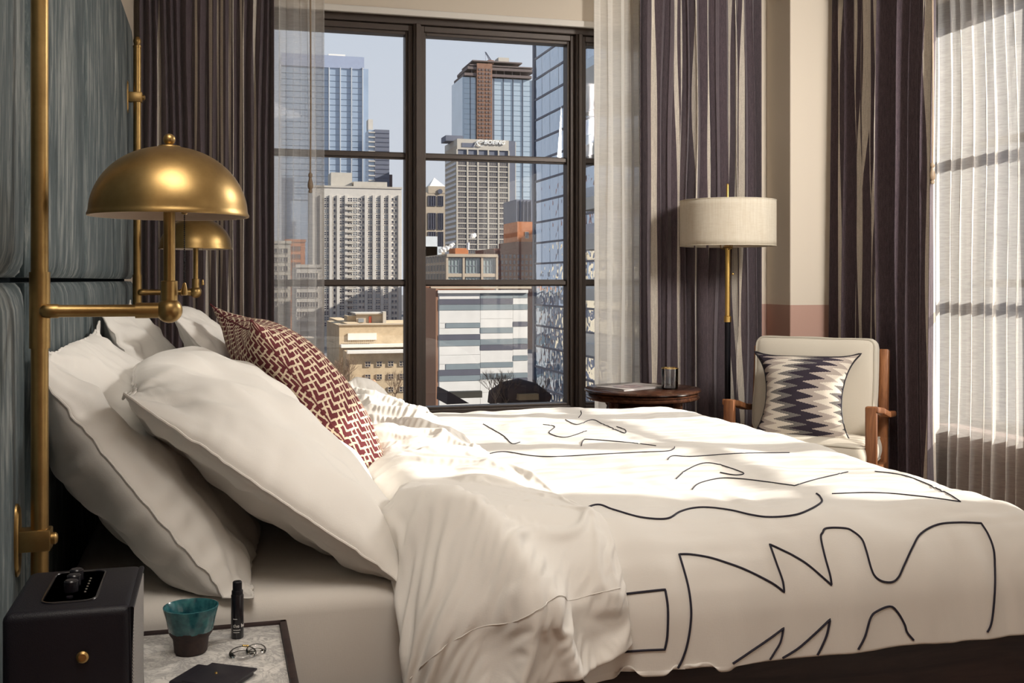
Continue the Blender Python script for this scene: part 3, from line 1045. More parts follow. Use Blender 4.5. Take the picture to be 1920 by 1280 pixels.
bm = bmesh.new(); tube(bm, hemp, .0008, 6); obj('hem_seam', bm, WHITE, flap)

# embroidered outlines: thin raised cords that lie on the duvet surface
def smooth_line(pts, sub=6, sharp=()):
    out_ = []
    P_ = [Vector(p) for p in pts]
    for i in range(len(P_) - 1):
        p0 = P_[i - 1] if i > 0 and i not in sharp else P_[i]
        p3 = P_[i + 2] if i + 2 < len(P_) and (i + 1) not in sharp else P_[i + 1]
        p1, p2 = P_[i], P_[i + 1]
        for k in range(sub):
            t = k / sub
            out_.append(.5 * ((2 * p1) + (p2 - p0) * t + (2 * p0 - 5 * p1 + 4 * p2 - p3) * t * t + (3 * p1 - p0 - 3 * p2 + p3) * t ** 3))
    out_.append(P_[-1])
    return out_
def stitch(pts, sharp=(), r=.0021):
    pts = smooth_line(pts, 8, sharp)
    W = []
    for p in pts:
        hit = DUV_BVH.ray_cast(Vector((0, 0, EYE)), ray_dir(p[0], p[1]))
        if hit[0] is not None:
            if W and (hit[0] - W[-1]).length > .25:
                break
            W.append(hit[0] + hit[1] * .0012)
    # even spacing so a line seen nearly edge-on keeps its course on the cloth
    if len(W) < 2:
        return
    D_ = [W[0]]
    for a, b_ in zip(W, W[1:]):
        n_ = max(1, int((b_ - a).length / .012))
        for k in range(1, n_ + 1):
            q = a.lerp(b_, k / n_)
            h = DUV_BVH.find_nearest(q)
            D_.append(h[0] + h[1] * .0012)
    bm = bmesh.new()
    tube(bm, D_, r, 6)
    obj('embroidered_line', bm, THREAD, duvet, label='dark embroidered outline')
def c7(x, y):
    return (1160 + x / 2.526, 880 + y / 2.526)
big_ = [c7(*p) for p in ((262, 968), (300, 900), (325, 820), (340, 720), (340, 640), (325, 540), (286, 402), (340, 403), (430, 418), (510, 442), (600, 475), (720, 535), (783, 580), (775, 525), (745, 440), (715, 355), (770, 380), (830, 410), (900, 455), (1007, 547), (1000, 500), (975, 410), (957, 325), (965, 300), (985, 279), (1070, 279), (1110, 295), (1150, 330), (1170, 380), (1195, 470), (1215, 508), (1250, 530), (1295, 532), (1325, 508), (1350, 455), (1390, 370), (1430, 305), (1510, 262), (1610, 252), (1716, 255), (1750, 310), (1775, 380), (1780, 470), (1778, 600), (1765, 720), (1745, 770))]
stitch(big_, sharp=(6, 12, 15, 19, 39))
stitch([c7(*p) for p in ((540, 918), (640, 850), (720, 795), (780, 750), (765, 815), (740, 860), (715, 900))], sharp=(3,))
stitch([c7(*p) for p in ((775, 892), (850, 845), (930, 775), (1000, 708), (985, 780), (960, 840), (940, 878))], sharp=(3,))
stitch([c7(*p) for p in ((1133, 852), (1165, 790), (1192, 700), (1225, 668), (1285, 647), (1320, 675), (1352, 730), (1365, 770), (1395, 806))])
stitch([(1100, 1123), (1143, 1117), (1200, 1110), (1247, 1105), (1252, 1140), (1251, 1190), (1246, 1217), (1200, 1219), (1140, 1224), (1096, 1226), (1070, 1260), (1050, 1285)], sharp=(3, 6, 9))
stitch([(1036, 991), (1070, 970), (1116, 947), (1150, 956), (1200, 970), (1249, 973), (1275, 960), (1300, 953), (1330, 952), (1370, 957), (1410, 966), (1445, 970), (1490, 966), (1520, 955), (1540, 942), (1538, 932), (1531, 926)])
stitch([(1298, 918), (1312, 906), (1350, 897), (1390, 898), (1440, 904), (1490, 911), (1530, 899), (1590, 885)], sharp=(5,), r=.0013)
stitch([(1560, 926), (1640, 924), (1720, 930), (1801, 941), (1770, 922), (1700, 893), (1640, 884)], sharp=(3,), r=.0013)
stitch([(1268, 898), (1290, 880), (1330, 868), (1392, 886), (1380, 891), (1350, 886)], r=.0013)
stitch([(886, 862), (910, 853), (945, 847), (1000, 855), (1050, 856), (1120, 852), (1200, 848), (1250, 846), (1263, 842), (1265, 838)], r=.0013)
stitch([(1085, 783), (1090, 776), (1089, 770)], r=.0013)
stitch([(1060, 787), (1082, 796), (1110, 787), (1130, 795), (1160, 808), (1172, 812), (1172, 806), (1156, 800)], r=.0013)
stitch([(1018, 796), (1040, 800), (1030, 812), (1060, 820), (1100, 808)], r=.0013)
stitch([(1090, 836), (1094, 826), (1106, 824), (1180, 830), (1230, 836)], r=.0013)
stitch([(906, 795), (925, 806), (945, 818), (960, 832), (975, 829)], r=.0013)
stitch([(1252, 862), (1262, 855), (1300, 856), (1390, 850), (1480, 849)], r=.0013)

# ------------------------------------------------------------------ pillows
def basis(o, ax_w, ax_h):
    o, a, b_ = Vector(o), Vector(ax_w).normalized(), Vector(ax_h)
    b_ = (b_ - a * b_.dot(a)).normalized()
    n_ = a.cross(b_)
    return o, a, b_, n_
PS1 = pillow_shape(.78, .55, .27, nu=72, nv=52, seed=1, kbend=.05)
PS2 = pillow_shape(.78, .55, .25, nu=72, nv=52, seed=2, kbend=.05)
def pillow(name, label, cat, S, o, aw, ah, mat, sag=.0, bend=0.0, front=1.0, back=.8, group=None, noise_s=0.0, floor_z=None, wall_x=None, pinch=(0, 0), creases=0.0, seed=0):
    o_, a, b_, n_ = basis(o, aw, ah)
    W, H = S[..., 0].max() - S[..., 0].min(), S[..., 1].max() - S[..., 1].min()
    def fn(x, y, z):
        u, v = 2 * x / W, 2 * y / H
        d = max(0, 1 - max(abs(u), abs(v)))
        x2 = x * (1 - pinch[0] * (1 - v * v))
        y2 = y * (1 - pinch[1] * (1 - u * u)) - sag * (1 - u * u) * max(0, v)
        if z > 0:
            z *= front
        sg = 1 if z >= 0 else -1
        soft = min(1, d * 5)
        dz = noise_s * (fbm(x * 6 + seed, y * 6, sg * 2.0 + seed) + .8 * noise.noise(Vector((x * 3.2 + seed, y * 3.2, 5 + sg))))
        # short gathers running in from the seam, longer ones from the corners
        per = (x if abs(v) > abs(u) else y)
        g = noise.noise(Vector((per * 42, seed, sg * 3))) * math.exp(-d * 9) * min(1, d * 12)
        cn = math.exp(-3.2 * ((1 - abs(u)) + (1 - abs(v))))
        ang = math.atan2((1 - abs(v)) * H + .01, (1 - abs(u)) * W + .01)
        g2 = noise.noise(Vector((ang * 7, seed + u * .3 + (3 if v > 0 else 0) + (7 if u > 0 else 0), sg))) * cn * min(1, d * 6)
        z2 = z + sg * (dz * soft + creases * (.7 * g + 1.6 * g2)) + bend * (1 - v * v)
        return o_ + a * x2 + b_ * y2 + n_ * z2
    bm, rimv = cushion_bm(S, fn, back)
    for v in bm.verts:
        if floor_z is not None and v.co.z < floor_z:
            v.co.z = floor_z
        if wall_x is not None and v.co.x < wall_x:
            v.co.x = wall_x
    rim = [v.co.copy() for v in rimv]
    bmesh.ops.recalc_face_normals(bm, faces=bm.faces[:])
    ob = obj(name, bm, mat, angle=180)
    subsurf(ob, 1)
    tag(ob, label, cat, group)
    return ob, rim
def seam(ob, rim, mat, r=.0025):
    bm = bmesh.new()
    tube(bm, rim, r, 6, closed=True)
    obj('seam', bm, mat, ob)
G = 'white pillows on the bed'
# width axis along +y ... front normal towards +x and up:  a x b = n
def lean(p_top, p_bot):
    return (Vector(p_top) + Vector(p_bot)) / 2, Vector(p_top) - Vector(p_bot)
def mk_pillow(label, S, top, bot, yc, yaw=0.0, **kw):
    m, h = lean((top[0], yc, top[1]), (bot[0], yc, bot[1]))
    aw = Vector((math.sin(yaw), -math.cos(yaw), 0))
    # n = a x b : a=-y, b=(dx,0,dz) -> (-dz, ., dx) ; flip width axis so that n looks to +x, +z
    aw = -aw
    o, rim = pillow('pillow', label, 'pillow', S, m, aw, h, WHITE, group=G, **kw)
    seam(o, rim, WHITE)
    return o
FZ = MZ + .004
WX = XH + .012
pa = mk_pillow('large white pillow propped on the headboard nearest the camera, behind another', PS1, (-.262, .985), (.005, .632), 2.28, sag=.05, bend=.0, front=.55, back=.95, noise_s=.024, creases=.040, floor_z=FZ, wall_x=WX, seed=1)
pb = mk_pillow('white pillow lying frontmost and nearest the camera, before the maroon cushion', PS2, (-.095, .930), (.290, .640), 2.275, bend=.0, front=.95, back=.55, noise_s=.024, creases=.040, floor_z=FZ, seed=2)
pd = mk_pillow('white pillow against the headboard on the far half of the bed', PS1, (-.240, 1.005), (-.03, .635), 3.22, sag=.03, front=.55, back=.6, noise_s=.020, creases=.035, floor_z=FZ, wall_x=WX, seed=3)
pe = mk_pillow('white pillow with its corner showing just behind the maroon cushion', PS2, (-.055, .990), (.21, .640), 3.26, front=.6, back=.5, noise_s=.020, creases=.035, floor_z=FZ, seed=4)
PS3 = pillow_shape(.56, .56, .23, nu=48, nv=48, seed=3, steps=110, kbend=.2)
m, h = lean((.055, 2.70, 1.03), (.335, 2.70, .675))
o, rim = pillow('cushion', 'square maroon cushion with cream fretwork weave, leaning amid the white pillows', 'cushion', PS3, m, Vector((-.08, .5, .02)), h, FRET, back=.8, sag=.02, noise_s=.006, creases=.006, floor_z=FZ, seed=5)
seam(o, rim, FRET, .002)

# ------------------------------------------------------------------ nightstand and what stands on it
NX0, NX1, NY0, NY1, NZ = -.240, .107, 1.20, 1.77, .595
ns = thing('nightstand', 'nightstand with a grey marble top in a dark wood rim, beside the bed', 'nightstand', ((NX0 + NX1) / 2, (NY0 + NY1) / 2, 0))
nl = Vector(((NX0 + NX1) / 2, (NY0 + NY1) / 2, 0))
def nsp(name, bm, mat, label=None, par=None):
    bm.transform(Matrix.Translation(-nl)); return obj(name, bm, mat, par or ns, label=label)
bm = bmesh.new(); box(bm, NX0 + .011, NX1 - .012, NY0 + .011, NY1 - .012, NZ - .018, NZ, .001); nsp('marble_top', bm, MARBLE, 'grey veined marble top')
bm = bmesh.new()
box(bm, NX0, NX1, NY1 - .0115, NY1, NZ - .05, NZ + .004, .002); box(bm, NX0, NX1, NY0, NY0 + .0105, NZ - .05, NZ + .004, .002)
box(bm, NX1 - .0115, NX1, NY0, NY1, NZ - .05, NZ + .004, .002); box(bm, NX0, NX0 + .0105, NY0, NY1, NZ - .05, NZ + .004, .002)
nsp('rim', bm, BEDWOOD)
bm = bmesh.new(); box(bm, NX0 + .012, NX1 - .03, NY0 + .012, NY1 - .012, .26, NZ - .02, .003); nsp('case', bm, BEDWOOD)
bm = bmesh.new(); box(bm, NX1 - .03, NX1 - .012, NY0 + .02, NY1 - .02, .28, NZ - .06, .003); dr = nsp('drawer_front', bm, BEDWOOD)
bm = bmesh.new(); sphere(bm, (NX1, (NY0 + NY1) / 2, .41), .012); nsp('knob', bm, BRASS, par=dr)
for x in (NX0 + .03, NX1 - .05):
    for y in (NY0 + .03, NY1 - .05):
        bm = bmesh.new(); lathe(bm, [(.012, 0), (.02, .26)], (x, y, 0), 14); nsp('leg', bm, BEDWOOD)

# speaker
SX0, SX1, SY0, SY1, SZ0, SZ1 = -.236, -.090, 1.312, 1.50, NZ + .006, .772
sp = thing('speaker', 'black grained tabletop speaker with a top control panel at the front of the nightstand', 'speaker', ((SX0 + SX1) / 2, (SY0 + SY1) / 2, NZ))
slc = Vector(((SX0 + SX1) / 2, (SY0 + SY1) / 2, NZ))
def spp(name, bm, mat, label=None, par=None):
    bm.transform(Matrix.Translation(-slc)); return obj(name, bm, mat, par or sp, label=label)
bm = bmesh.new(); box(bm, SX0, SX1 - .007, SY0, SY1, SZ0, SZ1, .010, 4); spp('cabinet', bm, BLACKVINYL)
bm = bmesh.new(); box(bm, SX1 - .016, SX1 - .005, SY0 + .007, SY1 - .007, SZ0 + .007, SZ1 - .008, .003); spp('grille', bm, GRILLE, 'pale woven front grille')
bm = bmesh.new()
q = [(SX1 - .008, SY0 + .004, SZ0 + .004), (SX1 - .008, SY1 - .004, SZ0 + .004), (SX1 - .008, SY1 - .004, SZ1 - .004), (SX1 - .008, SY0 + .004, SZ1 - .004)]
tube(bm, q, .0035, 8, closed=True); spp('front_piping', bm, BLACKVINYL)
bm = bmesh.new()
def rrect(cx, cy, hx, hy, r, n=6):
    out_ = []
    for qx, qy, a0 in ((1, 1, 0), (-1, 1, 90), (-1, -1, 180), (1, -1, 270)):
        for k in range(n + 1):
            a = math.radians(a0 + 90 * k / n)
            out_.append((cx + qx * (hx - r) + r * math.cos(a), cy + qy * (hy - r) + r * math.sin(a)))
    return out_
STUD = plain('pale_metal_stud', (.5, .48, .42), .35, .8)
pc = (-.170, 1.412, .030, .068)
rr = rrect(pc[0], pc[1], pc[2], pc[3], .014)
tube(bm, [(x, y, SZ1 + .0005) for x, y in rr], .0016, 6, closed=True)
cp = spp('panel_rim', bm, BLACKGLOSS)
bm = bmesh.new(); f = bm.faces.new([bm.verts.new((x, y, SZ1 + .0006)) for x, y in rr]); bmesh.ops.solidify(bm, geom=[f], thickness=.002); pan = spp('control_panel', bm, BLACKGLOSS)
for k in range(3):
    bm = bmesh.new(); lathe(bm, [(.0085, 0), (.0082, .012), (.0065, .0135), (0, .0135)], (pc[0] - .002, pc[1] - .022 + k * .026, SZ1 + .001), 24); spp('knob', bm, BLACKGLOSS, par=pan)
for k in range(6):
    bm = bmesh.new(); lathe(bm, [(.0012, 0), (.0012, .0012), (0, .0016)], (pc[0] + .015, pc[1] - .032 + k * .012, SZ1 + .001), 8); spp('indicator_light', bm, STUD, par=pan)
for k, y in enumerate((-.052, .052)):
    bm = bmesh.new(); lathe(bm, [(.004, 0), (.004, .002), (0, .002)], (pc[0], pc[1] + y, SZ1 + .001), 12); spp('button', bm, BLACKGLOSS, par=pan)
bm = bmesh.new(); lathe(bm, [(.0068, 0), (.0068, .003), (.0045, .005), (.0045, .0035), (0, .0035)], (-.166, SY0 + .0005, .686), 20, 'Y'); bm.transform(Matrix.Translation((-.150, SY0, .718)) @ Matrix.Rotation(math.pi, 4, 'Z') @ Matrix.Translation((.166, -SY0, -.686))); spp('strap_stud', bm, BRASS, 'brass strap stud')
for x in (SX0 + .02, SX1 - .03):
    for y in (SY0 + .02, SY1 - .02):
        bm = bmesh.new(); lathe(bm, [(.008, NZ), (.008, SZ0 + .001)], (x, y, 0), 12); spp('foot', bm, BLACKVINYL)

# cup
cup = thing('cup', 'small handmade cup, teal glaze over bare dark brown clay, on the marble', 'cup', (*at_z(358, 1222, NZ).xy, NZ))
bm = bmesh.new()
lathe(bm, [(0, 0), (.021, 0), (.0235, .003), (.026, .022), (.0315, .030), (.035, .050), (.0398, .0665), (.0402, .069), (.0385, .0695), (.036, .066), (.031, .048), (.025, .016), (.018, .008), (0, .007)], n=48)
for v in bm.verts:
    v.co += Vector((noise.noise(v.co * 30), noise.noise(v.co * 30 + Vector((5, 0, 0))), 0)) * .0009
obj('body', bm, CUPM, cup)

# spray bottle
bo = thing('bottle', 'slim black cosmetic bottle with small white lettering, behind the teal cup', 'bottle', (*at_z(445, 1195, NZ).xy, NZ), math.radians(-16))
bm = bmesh.new(); lathe(bm, [(0, 0), (.0088, 0), (.0096, .001), (.0096, .066), (.0086, .068)], n=32); obj('body', bm, BLACKGLOSS, bo)
bm = bmesh.new(); lathe(bm, [(.0086, .0675), (.0086, .073), (.0080, .074), (.0074, .0742)], n=32); obj('collar', bm, BLACKMETAL, bo)
bm = bmesh.new(); lathe(bm, [(.0071, .074), (.0071, .0865), (.006, .0878), (0, .0880)], n=32); obj('cap', bm, BLACKVINYL, bo)
def text_mesh(txt, size, depth=.0, bold=0.0, align='LEFT', shear=0.0):
    cu = bpy.data.curves.new('txt', 'FONT')
    cu.body = txt; cu.size = size; cu.extrude = depth; cu.offset = bold; cu.align_x = align; cu.shear = shear; cu.resolution_u = 3
    o = bpy.data.objects.new('txt', cu)
    C.objects.link(o)
    bpy.context.view_layer.update()
    me = bpy.data.meshes.new_from_object(o.evaluated_get(bpy.context.evaluated_depsgraph_get()))
    bpy.data.objects.remove(o); bpy.data.curves.remove(cu)
    bm = bmesh.new(); bm.from_mesh(me); bpy.data.meshes.remove(me)
    return bm
def wrap(bm, R, z, a0):
    bmesh.ops.subdivide_edges(bm, edges=[e for e in bm.edges if e.calc_length() > .002], cuts=2)
    for v in bm.verts:
        a = a0 + v.co.x / R
        r = R + .0003
        v.co = Vector((r * math.cos(a), r * math.sin(a), z + v.co.y))
bm = text_mesh('the ', .0075); wrap(bm, .0096, .0185, math.radians(-115)); 
t2 = text_mesh('ho', .0075, bold=.0002); wrap(t2, .0096, .0185, math.radians(-115) + .0125 / .0096); merge(bm, t2)
obj('lettering', bm, LABELW, bo, smooth=False, label='white lettering')
bm = bmesh.new()
for z, n_ in ((.031, 8), (.014, 14), (.0105, 12)):
    for k in range(n_):
        a = math.radians(-112) + k * .085
        box(bm, 0, 0.0005, 0, .0005, 0, .0005) if False else None
        t = bmesh.new(); box(t, -.0003, .0003, -.0001, .0001, 0, .0007 if (k * 7) % 3 else .0011)
        merge(bm, t, Matrix.Translation((.0097 * math.cos(a), .0097 * math.sin(a), z)) @ Matrix.Rotation(a + math.pi / 2, 4, 'Z'))
o = obj('fine_print', bm, LABELW, bo, smooth=False)

# two clear glass hoops with a gold clasp
RINGGLASS = glass_mat('ring_glass', (.97, .97, .97), 1.4, .03)
for k, (sx, sy, rr_, tl, lb) in enumerate(((455, 1230, .0165, .25, 'clear glass hoop earring lying on the marble behind the wallet'), (480, 1224, .0115, -.5, 'smaller clear glass drop with gold beads beside the glass hoop'))):
    p = at_z(sx, sy, NZ)
    r = thing('earring', lb, 'earring', (p.x, p.y, NZ))
    bm = bmesh.new()
    tube(bm, [(rr_ * math.cos(a), rr_ * .8 * math.sin(a), .0045 + .003 * math.sin(a)) for a in np.linspace(0, 2 * math.pi, 28, endpoint=False)], .0036, 10, closed=True)
    obj('hoop', bm, RINGGLASS, r)
    if k:
        for q in range(3):
            bm = bmesh.new(); sphere(bm, (-.012 - .003 * q, .008 + .001 * q, .009), .0021, 12, 8); obj('bead', bm, GOLD, r)

# wallet
p0 = at_z(352, 1268, NZ)
wa = thing('wallet', 'black leather fold-over wallet with a tiny gold stud, at the front of the marble', 'wallet', (*at_z(405, 1276, NZ).xy, NZ), math.radians(-33))
bm = bmesh.new(); box(bm, -.052, .040, -.036, .034, 0, .007, .003, 3); obj('body', bm, BLACKLEATHER, wa)
bm = bmesh.new(); box(bm, -.030, .044, -.038, .036, .0072, .0105, .0015, 2); fl = obj('flap', bm, BLACKLEATHER, wa)
bm = bmesh.new(); lathe(bm, [(.0022, .0104), (.0018, .0122), (0, .0125)], (.000, .0, 0), 12); obj('stud', bm, GOLD, fl)

# ------------------------------------------------------------------ side table by the window
TX, TY, TZ = 1.84, 4.47, .665
tb = thing('side_table', 'round dark wood side table with moulded rim and turned legs by the front window', 'table', (TX, TY, 0))
bm = bmesh.new(); lathe(bm, [(0, TZ - .018), (.235, TZ - .018), (.252, TZ - .015), (.261, TZ - .009), (.260, TZ - .003), (.256, TZ), (0, TZ)], n=72); obj('tabletop', bm, MAHOG, tb)
bm = bmesh.new(); lathe(bm, [(.2, TZ - .047), (.243, TZ - .047), (.252, TZ - .042), (.254, TZ - .036), (.247, TZ - .030), (.252, TZ - .024), (.245, TZ - .0175), (.2, TZ - .0175)], n=72); obj('moulded_edge', bm, MAHOG, tb)
bm = bmesh.new(); lathe(bm, [(0, TZ - .13), (.165, TZ - .13), (.165, TZ - .065), (.15, TZ - .048), (0, TZ - .048)], n=8); obj('apron', bm, MAHOG, tb)
for k in range(4):
    a = math.radians(28 + 90 * k)
    bm = bmesh.new()
    lathe(bm, [(.012, 0), (.016, .03), (.012, .06), (.018, .18), (.014, .22), (.020, .24), (.020, .32), (.014, .34), (.017, .40), (.022, .53), (.014, .57), (.024, .585), (.024, TZ - .046)], (.195 * math.cos(a), .195 * math.sin(a), 0), 18)
    obj('leg', bm, MAHOG, tb)
bm = bmesh.new(); lathe(bm, [(0, .262), (.20, .262), (.21, .27), (.20, .282), (0, .282)], n=48); obj('lower_shelf', bm, MAHOG, tb)

def magazine_cover():
    b = NB('magazine_cover_print')
    co = b.coord()
    n1 = b.noise(b.n('ShaderNodeMapping', {0: co, 'Scale': (1, 2.6, 1), 'Rotation': (0, 0, .5)}).outputs[0], 11, 3, .6, 1.2)
    dist = b.n('ShaderNodeVectorMath', {0: co}, operation='LENGTH').outputs['Value']
    near = b.math('LESS_THAN', dist, .075)
    c1 = b.ramp(n1, [(.42, (.62, .56, .55)), (.5, (.62, .40, .38)), (.56, (.16, .16, .22)), (.62, (.45, .43, .46)), (.7, (.62, .56, .55))])
    return b.pbr(b.n('ShaderNodeMixRGB', {0: near, 1: (.66, .60, .58, 1), 2: c1}).outputs[0], .35)
MAGM = magazine_cover()
mp = at_z(1180, 727, TZ)
mg = thing('magazine', 'open pale magazine with a small dark picture lying on the round table', 'magazine', (mp.x, mp.y, TZ), math.radians(24))
bm = bmesh.new(); box(bm, -.13, .13, -.095, .095, 0, .005, .0015); obj('pages', bm, PAPER, mg)
P = np.zeros((14, 10, 3))
for i in range(14):
    for j in range(10):
        x = -.132 + .264 * i / 13; y = -.097 + .194 * j / 9
        P[i, j] = (x, y, .0056 + .004 * max(0, (x / .13)) ** 2 + .003 * max(0, -x / .13) ** 3)
bm = grid_bm(P); cv = obj('cover', bm, MAGM, mg); solidify(cv, .0006, 1)

gp = at_z(1256, 729, TZ)
gl = thing('tumbler', 'gold rimmed clear tumbler half full of water on the round table', 'glass', (gp.x, gp.y, TZ))
bm = bmesh.new(); lathe(bm, [(0, 0), (.034, 0), (.0365, .004), (.0375, .094), (.0352, .094), (.0345, .008), (0, .007)], n=40); obj('glass', bm, CLEAR, gl)
bm = bmesh.new(); lathe(bm, [(.0378, .0915), (.0378, .0948), (.0350, .0948), (.0350, .0915)], n=40, closed_ends=False); obj('gold_rim', bm, GOLD, gl, label='thin gold rim')
WATER = glass_mat('water', (.86, .90, .93), 1.2)
bm = bmesh.new(); lathe(bm, [(0, .0075), (.0343, .0075), (.0346, .052), (0, .052)], n=40); obj('water', bm, WATER, gl)

# ------------------------------------------------------------------ floor lamp
LX, LY = 2.405, 4.755
fl_ = thing('floor_lamp', 'floor lamp with a wide cream drum shade on a brass and black pole', 'floor lamp', (LX, LY, 0))
bm = bmesh.new(); lathe(bm, [(0, 0), (.13, 0), (.132, .008), (.125, .018), (.02, .024), (0, .024)], n=40); obj('base', bm, BLACKMETAL, fl_)
bm = bmesh.new(); lathe(bm, [(.0145, .02), (.0145, .955)], n=18); obj('lower_pole', bm, BLACKMETAL, fl_, label='black lower pole')
bm = bmesh.new(); lathe(bm, [(.018, .945), (.018, .972), (.0125, .976), (.0125, 1.325)], n=18); obj('upper_pole', bm, BRIGHT_BRASS, fl_, label='bright brass upper pole')
bm = bmesh.new(); lathe(bm, [(.0065, 1.32), (.0065, 1.618), (.004, 1.622), (0, 1.622)], n=14); obj('top_rod', bm, BRIGHT_BRASS, fl_)
bm = bmesh.new()
P = np.zeros((73, 9, 3))
for i in range(73):
    for j in range(9):
        a = 2 * math.pi * i / 72; r = .232 + .0006 * math.sin(a * 9)
        P[i, j] = (r * math.cos(a), r * math.sin(a), 1.316 + .222 * j / 8)
sh = obj('drum_shade', grid_bm(P), SHADE, fl_); solidify(sh, .002, -1)
bm = bmesh.new()
for z in (1.317, 1.537):
    tube(bm, [(.2322 * math.cos(a), .2322 * math.sin(a), z) for a in np.linspace(0, 2 * math.pi, 72, endpoint=False)], .0022, 6, closed=True)
obj('shade_trim', bm, SHADE, sh)
bm = bmesh.new(); lathe(bm, [(.02, 1.306), (.024, 1.312), (.014, 1.322)], n=16); hol = obj('shade_holder', bm, BRASS, fl_)
for k in range(3):
    a = 2 * math.pi * k / 3 + .4
    bm = bmesh.new(); tube(bm, [(0, 0, 1.50), (.23 * math.cos(a), .23 * math.sin(a), 1.532)], .002, 6); obj('spoke', bm, BRASS, hol)
    bm = bmesh.new()
    tube(bm, [(.012 * math.cos(a), .012 * math.sin(a), 1.300), (.032 * math.cos(a), .032 * math.sin(a), 1.306), (.036 * math.cos(a), .036 * math.sin(a), 1.318), (.030 * math.cos(a), .030 * math.sin(a), 1.326)], .0028, 6)
    obj('holder_hook', bm, BRASS, hol)
bm = bmesh.new(); tube(bm, [(.022, -.012, 1.31), (.022, -.012, 1.185)], .0008, 5); pcn = obj('pull_cord', bm, BLACKMETAL, fl_)
bm = bmesh.new(); sphere(bm, (.022, -.012, 1.18), .006, 12, 8); obj('pull_bead', bm, BRIGHT_BRASS, pcn)

# ------------------------------------------------------------------ armchair
ac = thing('armchair', 'teak framed armchair with oatmeal upholstered seat and back cushions', 'armchair', (2.378, 4.049, 0), math.atan2(-.669, .743))
hw = .297
for s in (-1, 1):
    bm = bmesh.new()
    bar(bm, (s * hw, 0, 0), (s * hw, 0, .628), .045, .040, .005)
    obj('front_leg', bm, TEAK, ac)
    bm = bmesh.new()
    pts = [(s * (hw + .008), -.018, .618), (s * (hw + .012), .15, .596), (s * (hw + .016), .33, .560), (s * (hw + .018), .50, .545)]
    for a, b_ in zip(pts, pts[1:]):
        bar(bm, a, b_, .042, .026, .006)
    obj('arm', bm, TEAK, ac)
    bm = bmesh.new()
    bar(bm, (s * (hw - .012), .47, 0), (s * (hw - .012), .44, .45), .040, .05, .005)
    bar(bm, (s * (hw - .012), .44, .44), (s * (hw - .012), .50, .835), .040, .05, .005)
    obj('back_post', bm, TEAK, ac)
    bm = bmesh.new(); bar(bm, (s * (hw - .008), .0, .325), (s * (hw - .008), .45, .305), .028, .06, .004); obj('seat_rail', bm, TEAK, ac)
bm = bmesh.new(); bar(bm, (-hw, .0, .325), (hw, .0, .325), .028, .06, .004); obj('seat_rail', bm, TEAK, ac)
for z, y in ((.30, .445), (.80, .497), (.62, .468)):
    bm = bmesh.new(); bar(bm, (-hw, y, z), (hw, y, z), .024, .05, .004); obj('back_rail', bm, TEAK, ac)
def box_cushion(name, par, M, w, d, h, mat, puff=.018, r=.03, seed=0):
    """boxy cushion w x d x h with soft crowned faces and piping along both edges"""
    bm = bmesh.new()
    n = 22
    def side(x, y):
        fx = 1 - abs(2 * x / w) ** 4; fy = 1 - abs(2 * y / d) ** 4
        return puff * max(0, fx * fy) ** .6
    bmesh.ops.create_cube(bm, size=1)
    bmesh.ops.subdivide_edges(bm, edges=bm.edges[:], cuts=n, use_grid_fill=True)
    for v in bm.verts:
        c = v.co.copy()
        x, y, z = c.x * w, c.y * d, c.z * h
        # round the vertical corners
        rx, ry = w / 2 - r, d / 2 - r
        if abs(x) > rx and abs(y) > ry:
            a, b_ = abs(x) - rx, abs(y) - ry
            m = math.hypot(a, b_); mx = max(a, b_)
            if m > 1e-6:
                a, b_ = a * mx / m, b_ * mx / m
            x = math.copysign(rx + a, x); y = math.copysign(ry + b_, y)
        k = c.z * 2
        z += math.copysign(side(x, y), c.z) * abs(k) ** 3
        bl_ = (1 - k * k) * .012
        x += math.copysign(bl_ * (abs(2 * x / w) ** 3), x); y += math.copysign(bl_ * (abs(2 * y / d) ** 3), y)
        nn = noise.noise(Vector((x * 7, y * 7, z * 7 + seed))) * .005
        v.co = Vector((x + nn, y + nn, z + nn))
    bm.transform(M)
    o = obj(name, bm, mat, par, angle=180)
    bm = bmesh.new()
    for sgn in (-1, 1):
        pts = []
        for x, y in rrect(0, 0, w / 2, d / 2, r, 6):
            pts.append((x, y, sgn * h / 2))
        dens = []
        for a, b_ in zip(pts, pts[1:] + pts[:1]):
            a, b_ = Vector(a), Vector(b_)
            m_ = max(1, int((b_ - a).length / .03))
            for q_ in range(m_):
                c = a.lerp(b_, q_ / m_)
                nn = noise.noise(Vector((c.x * 7, c.y * 7, c.z * 7 + seed))) * .005
                dens.append(c + Vector((nn, nn, nn)))
        tube(bm, dens, .0048, 6, closed=True)
    bm.transform(M)
    obj('piping', bm, PIPE, o)
    return o
box_cushion('seat_cushion', ac, Matrix.Translation((0, .20, .405)) @ Matrix.Rotation(math.radians(-2), 4, 'X'), .545, .53, .095, UPHOL, .026, .04, 3)
Mb = Matrix.Translation((0, .365, .665)) @ Matrix.Rotation(math.radians(-11), 4, 'X') @ Matrix.Rotation(math.radians(90), 4, 'X')
box_cushion('back_cushion', ac, Mb, .525, .43, .105, UPHOL, .022, .035, 9)
PS4 = pillow_shape(.43, .39, .16, nu=44, nv=44, seed=4, steps=110, kbend=.15, press=.002)
ez = Matrix.Rotation(math.atan2(-.669, .743), 4, 'Z')
def chp(x, y, z):
    q_ = ez @ Vector((x, y, z)); return Vector((2.378 + q_.x, 4.049 + q_.y, q_.z))
o, rim = pillow('cushion', 'black, grey and cream flame-stitch cushion propped on the armchair', 'cushion', PS4, chp(-.012, .165, .630), ez @ Vector((1, 0, .01)), ez @ Vector((.02, .145, .345)), IKAT, back=.7, pinch=(.28, .10), noise_s=.004, creases=.01, seed=8)
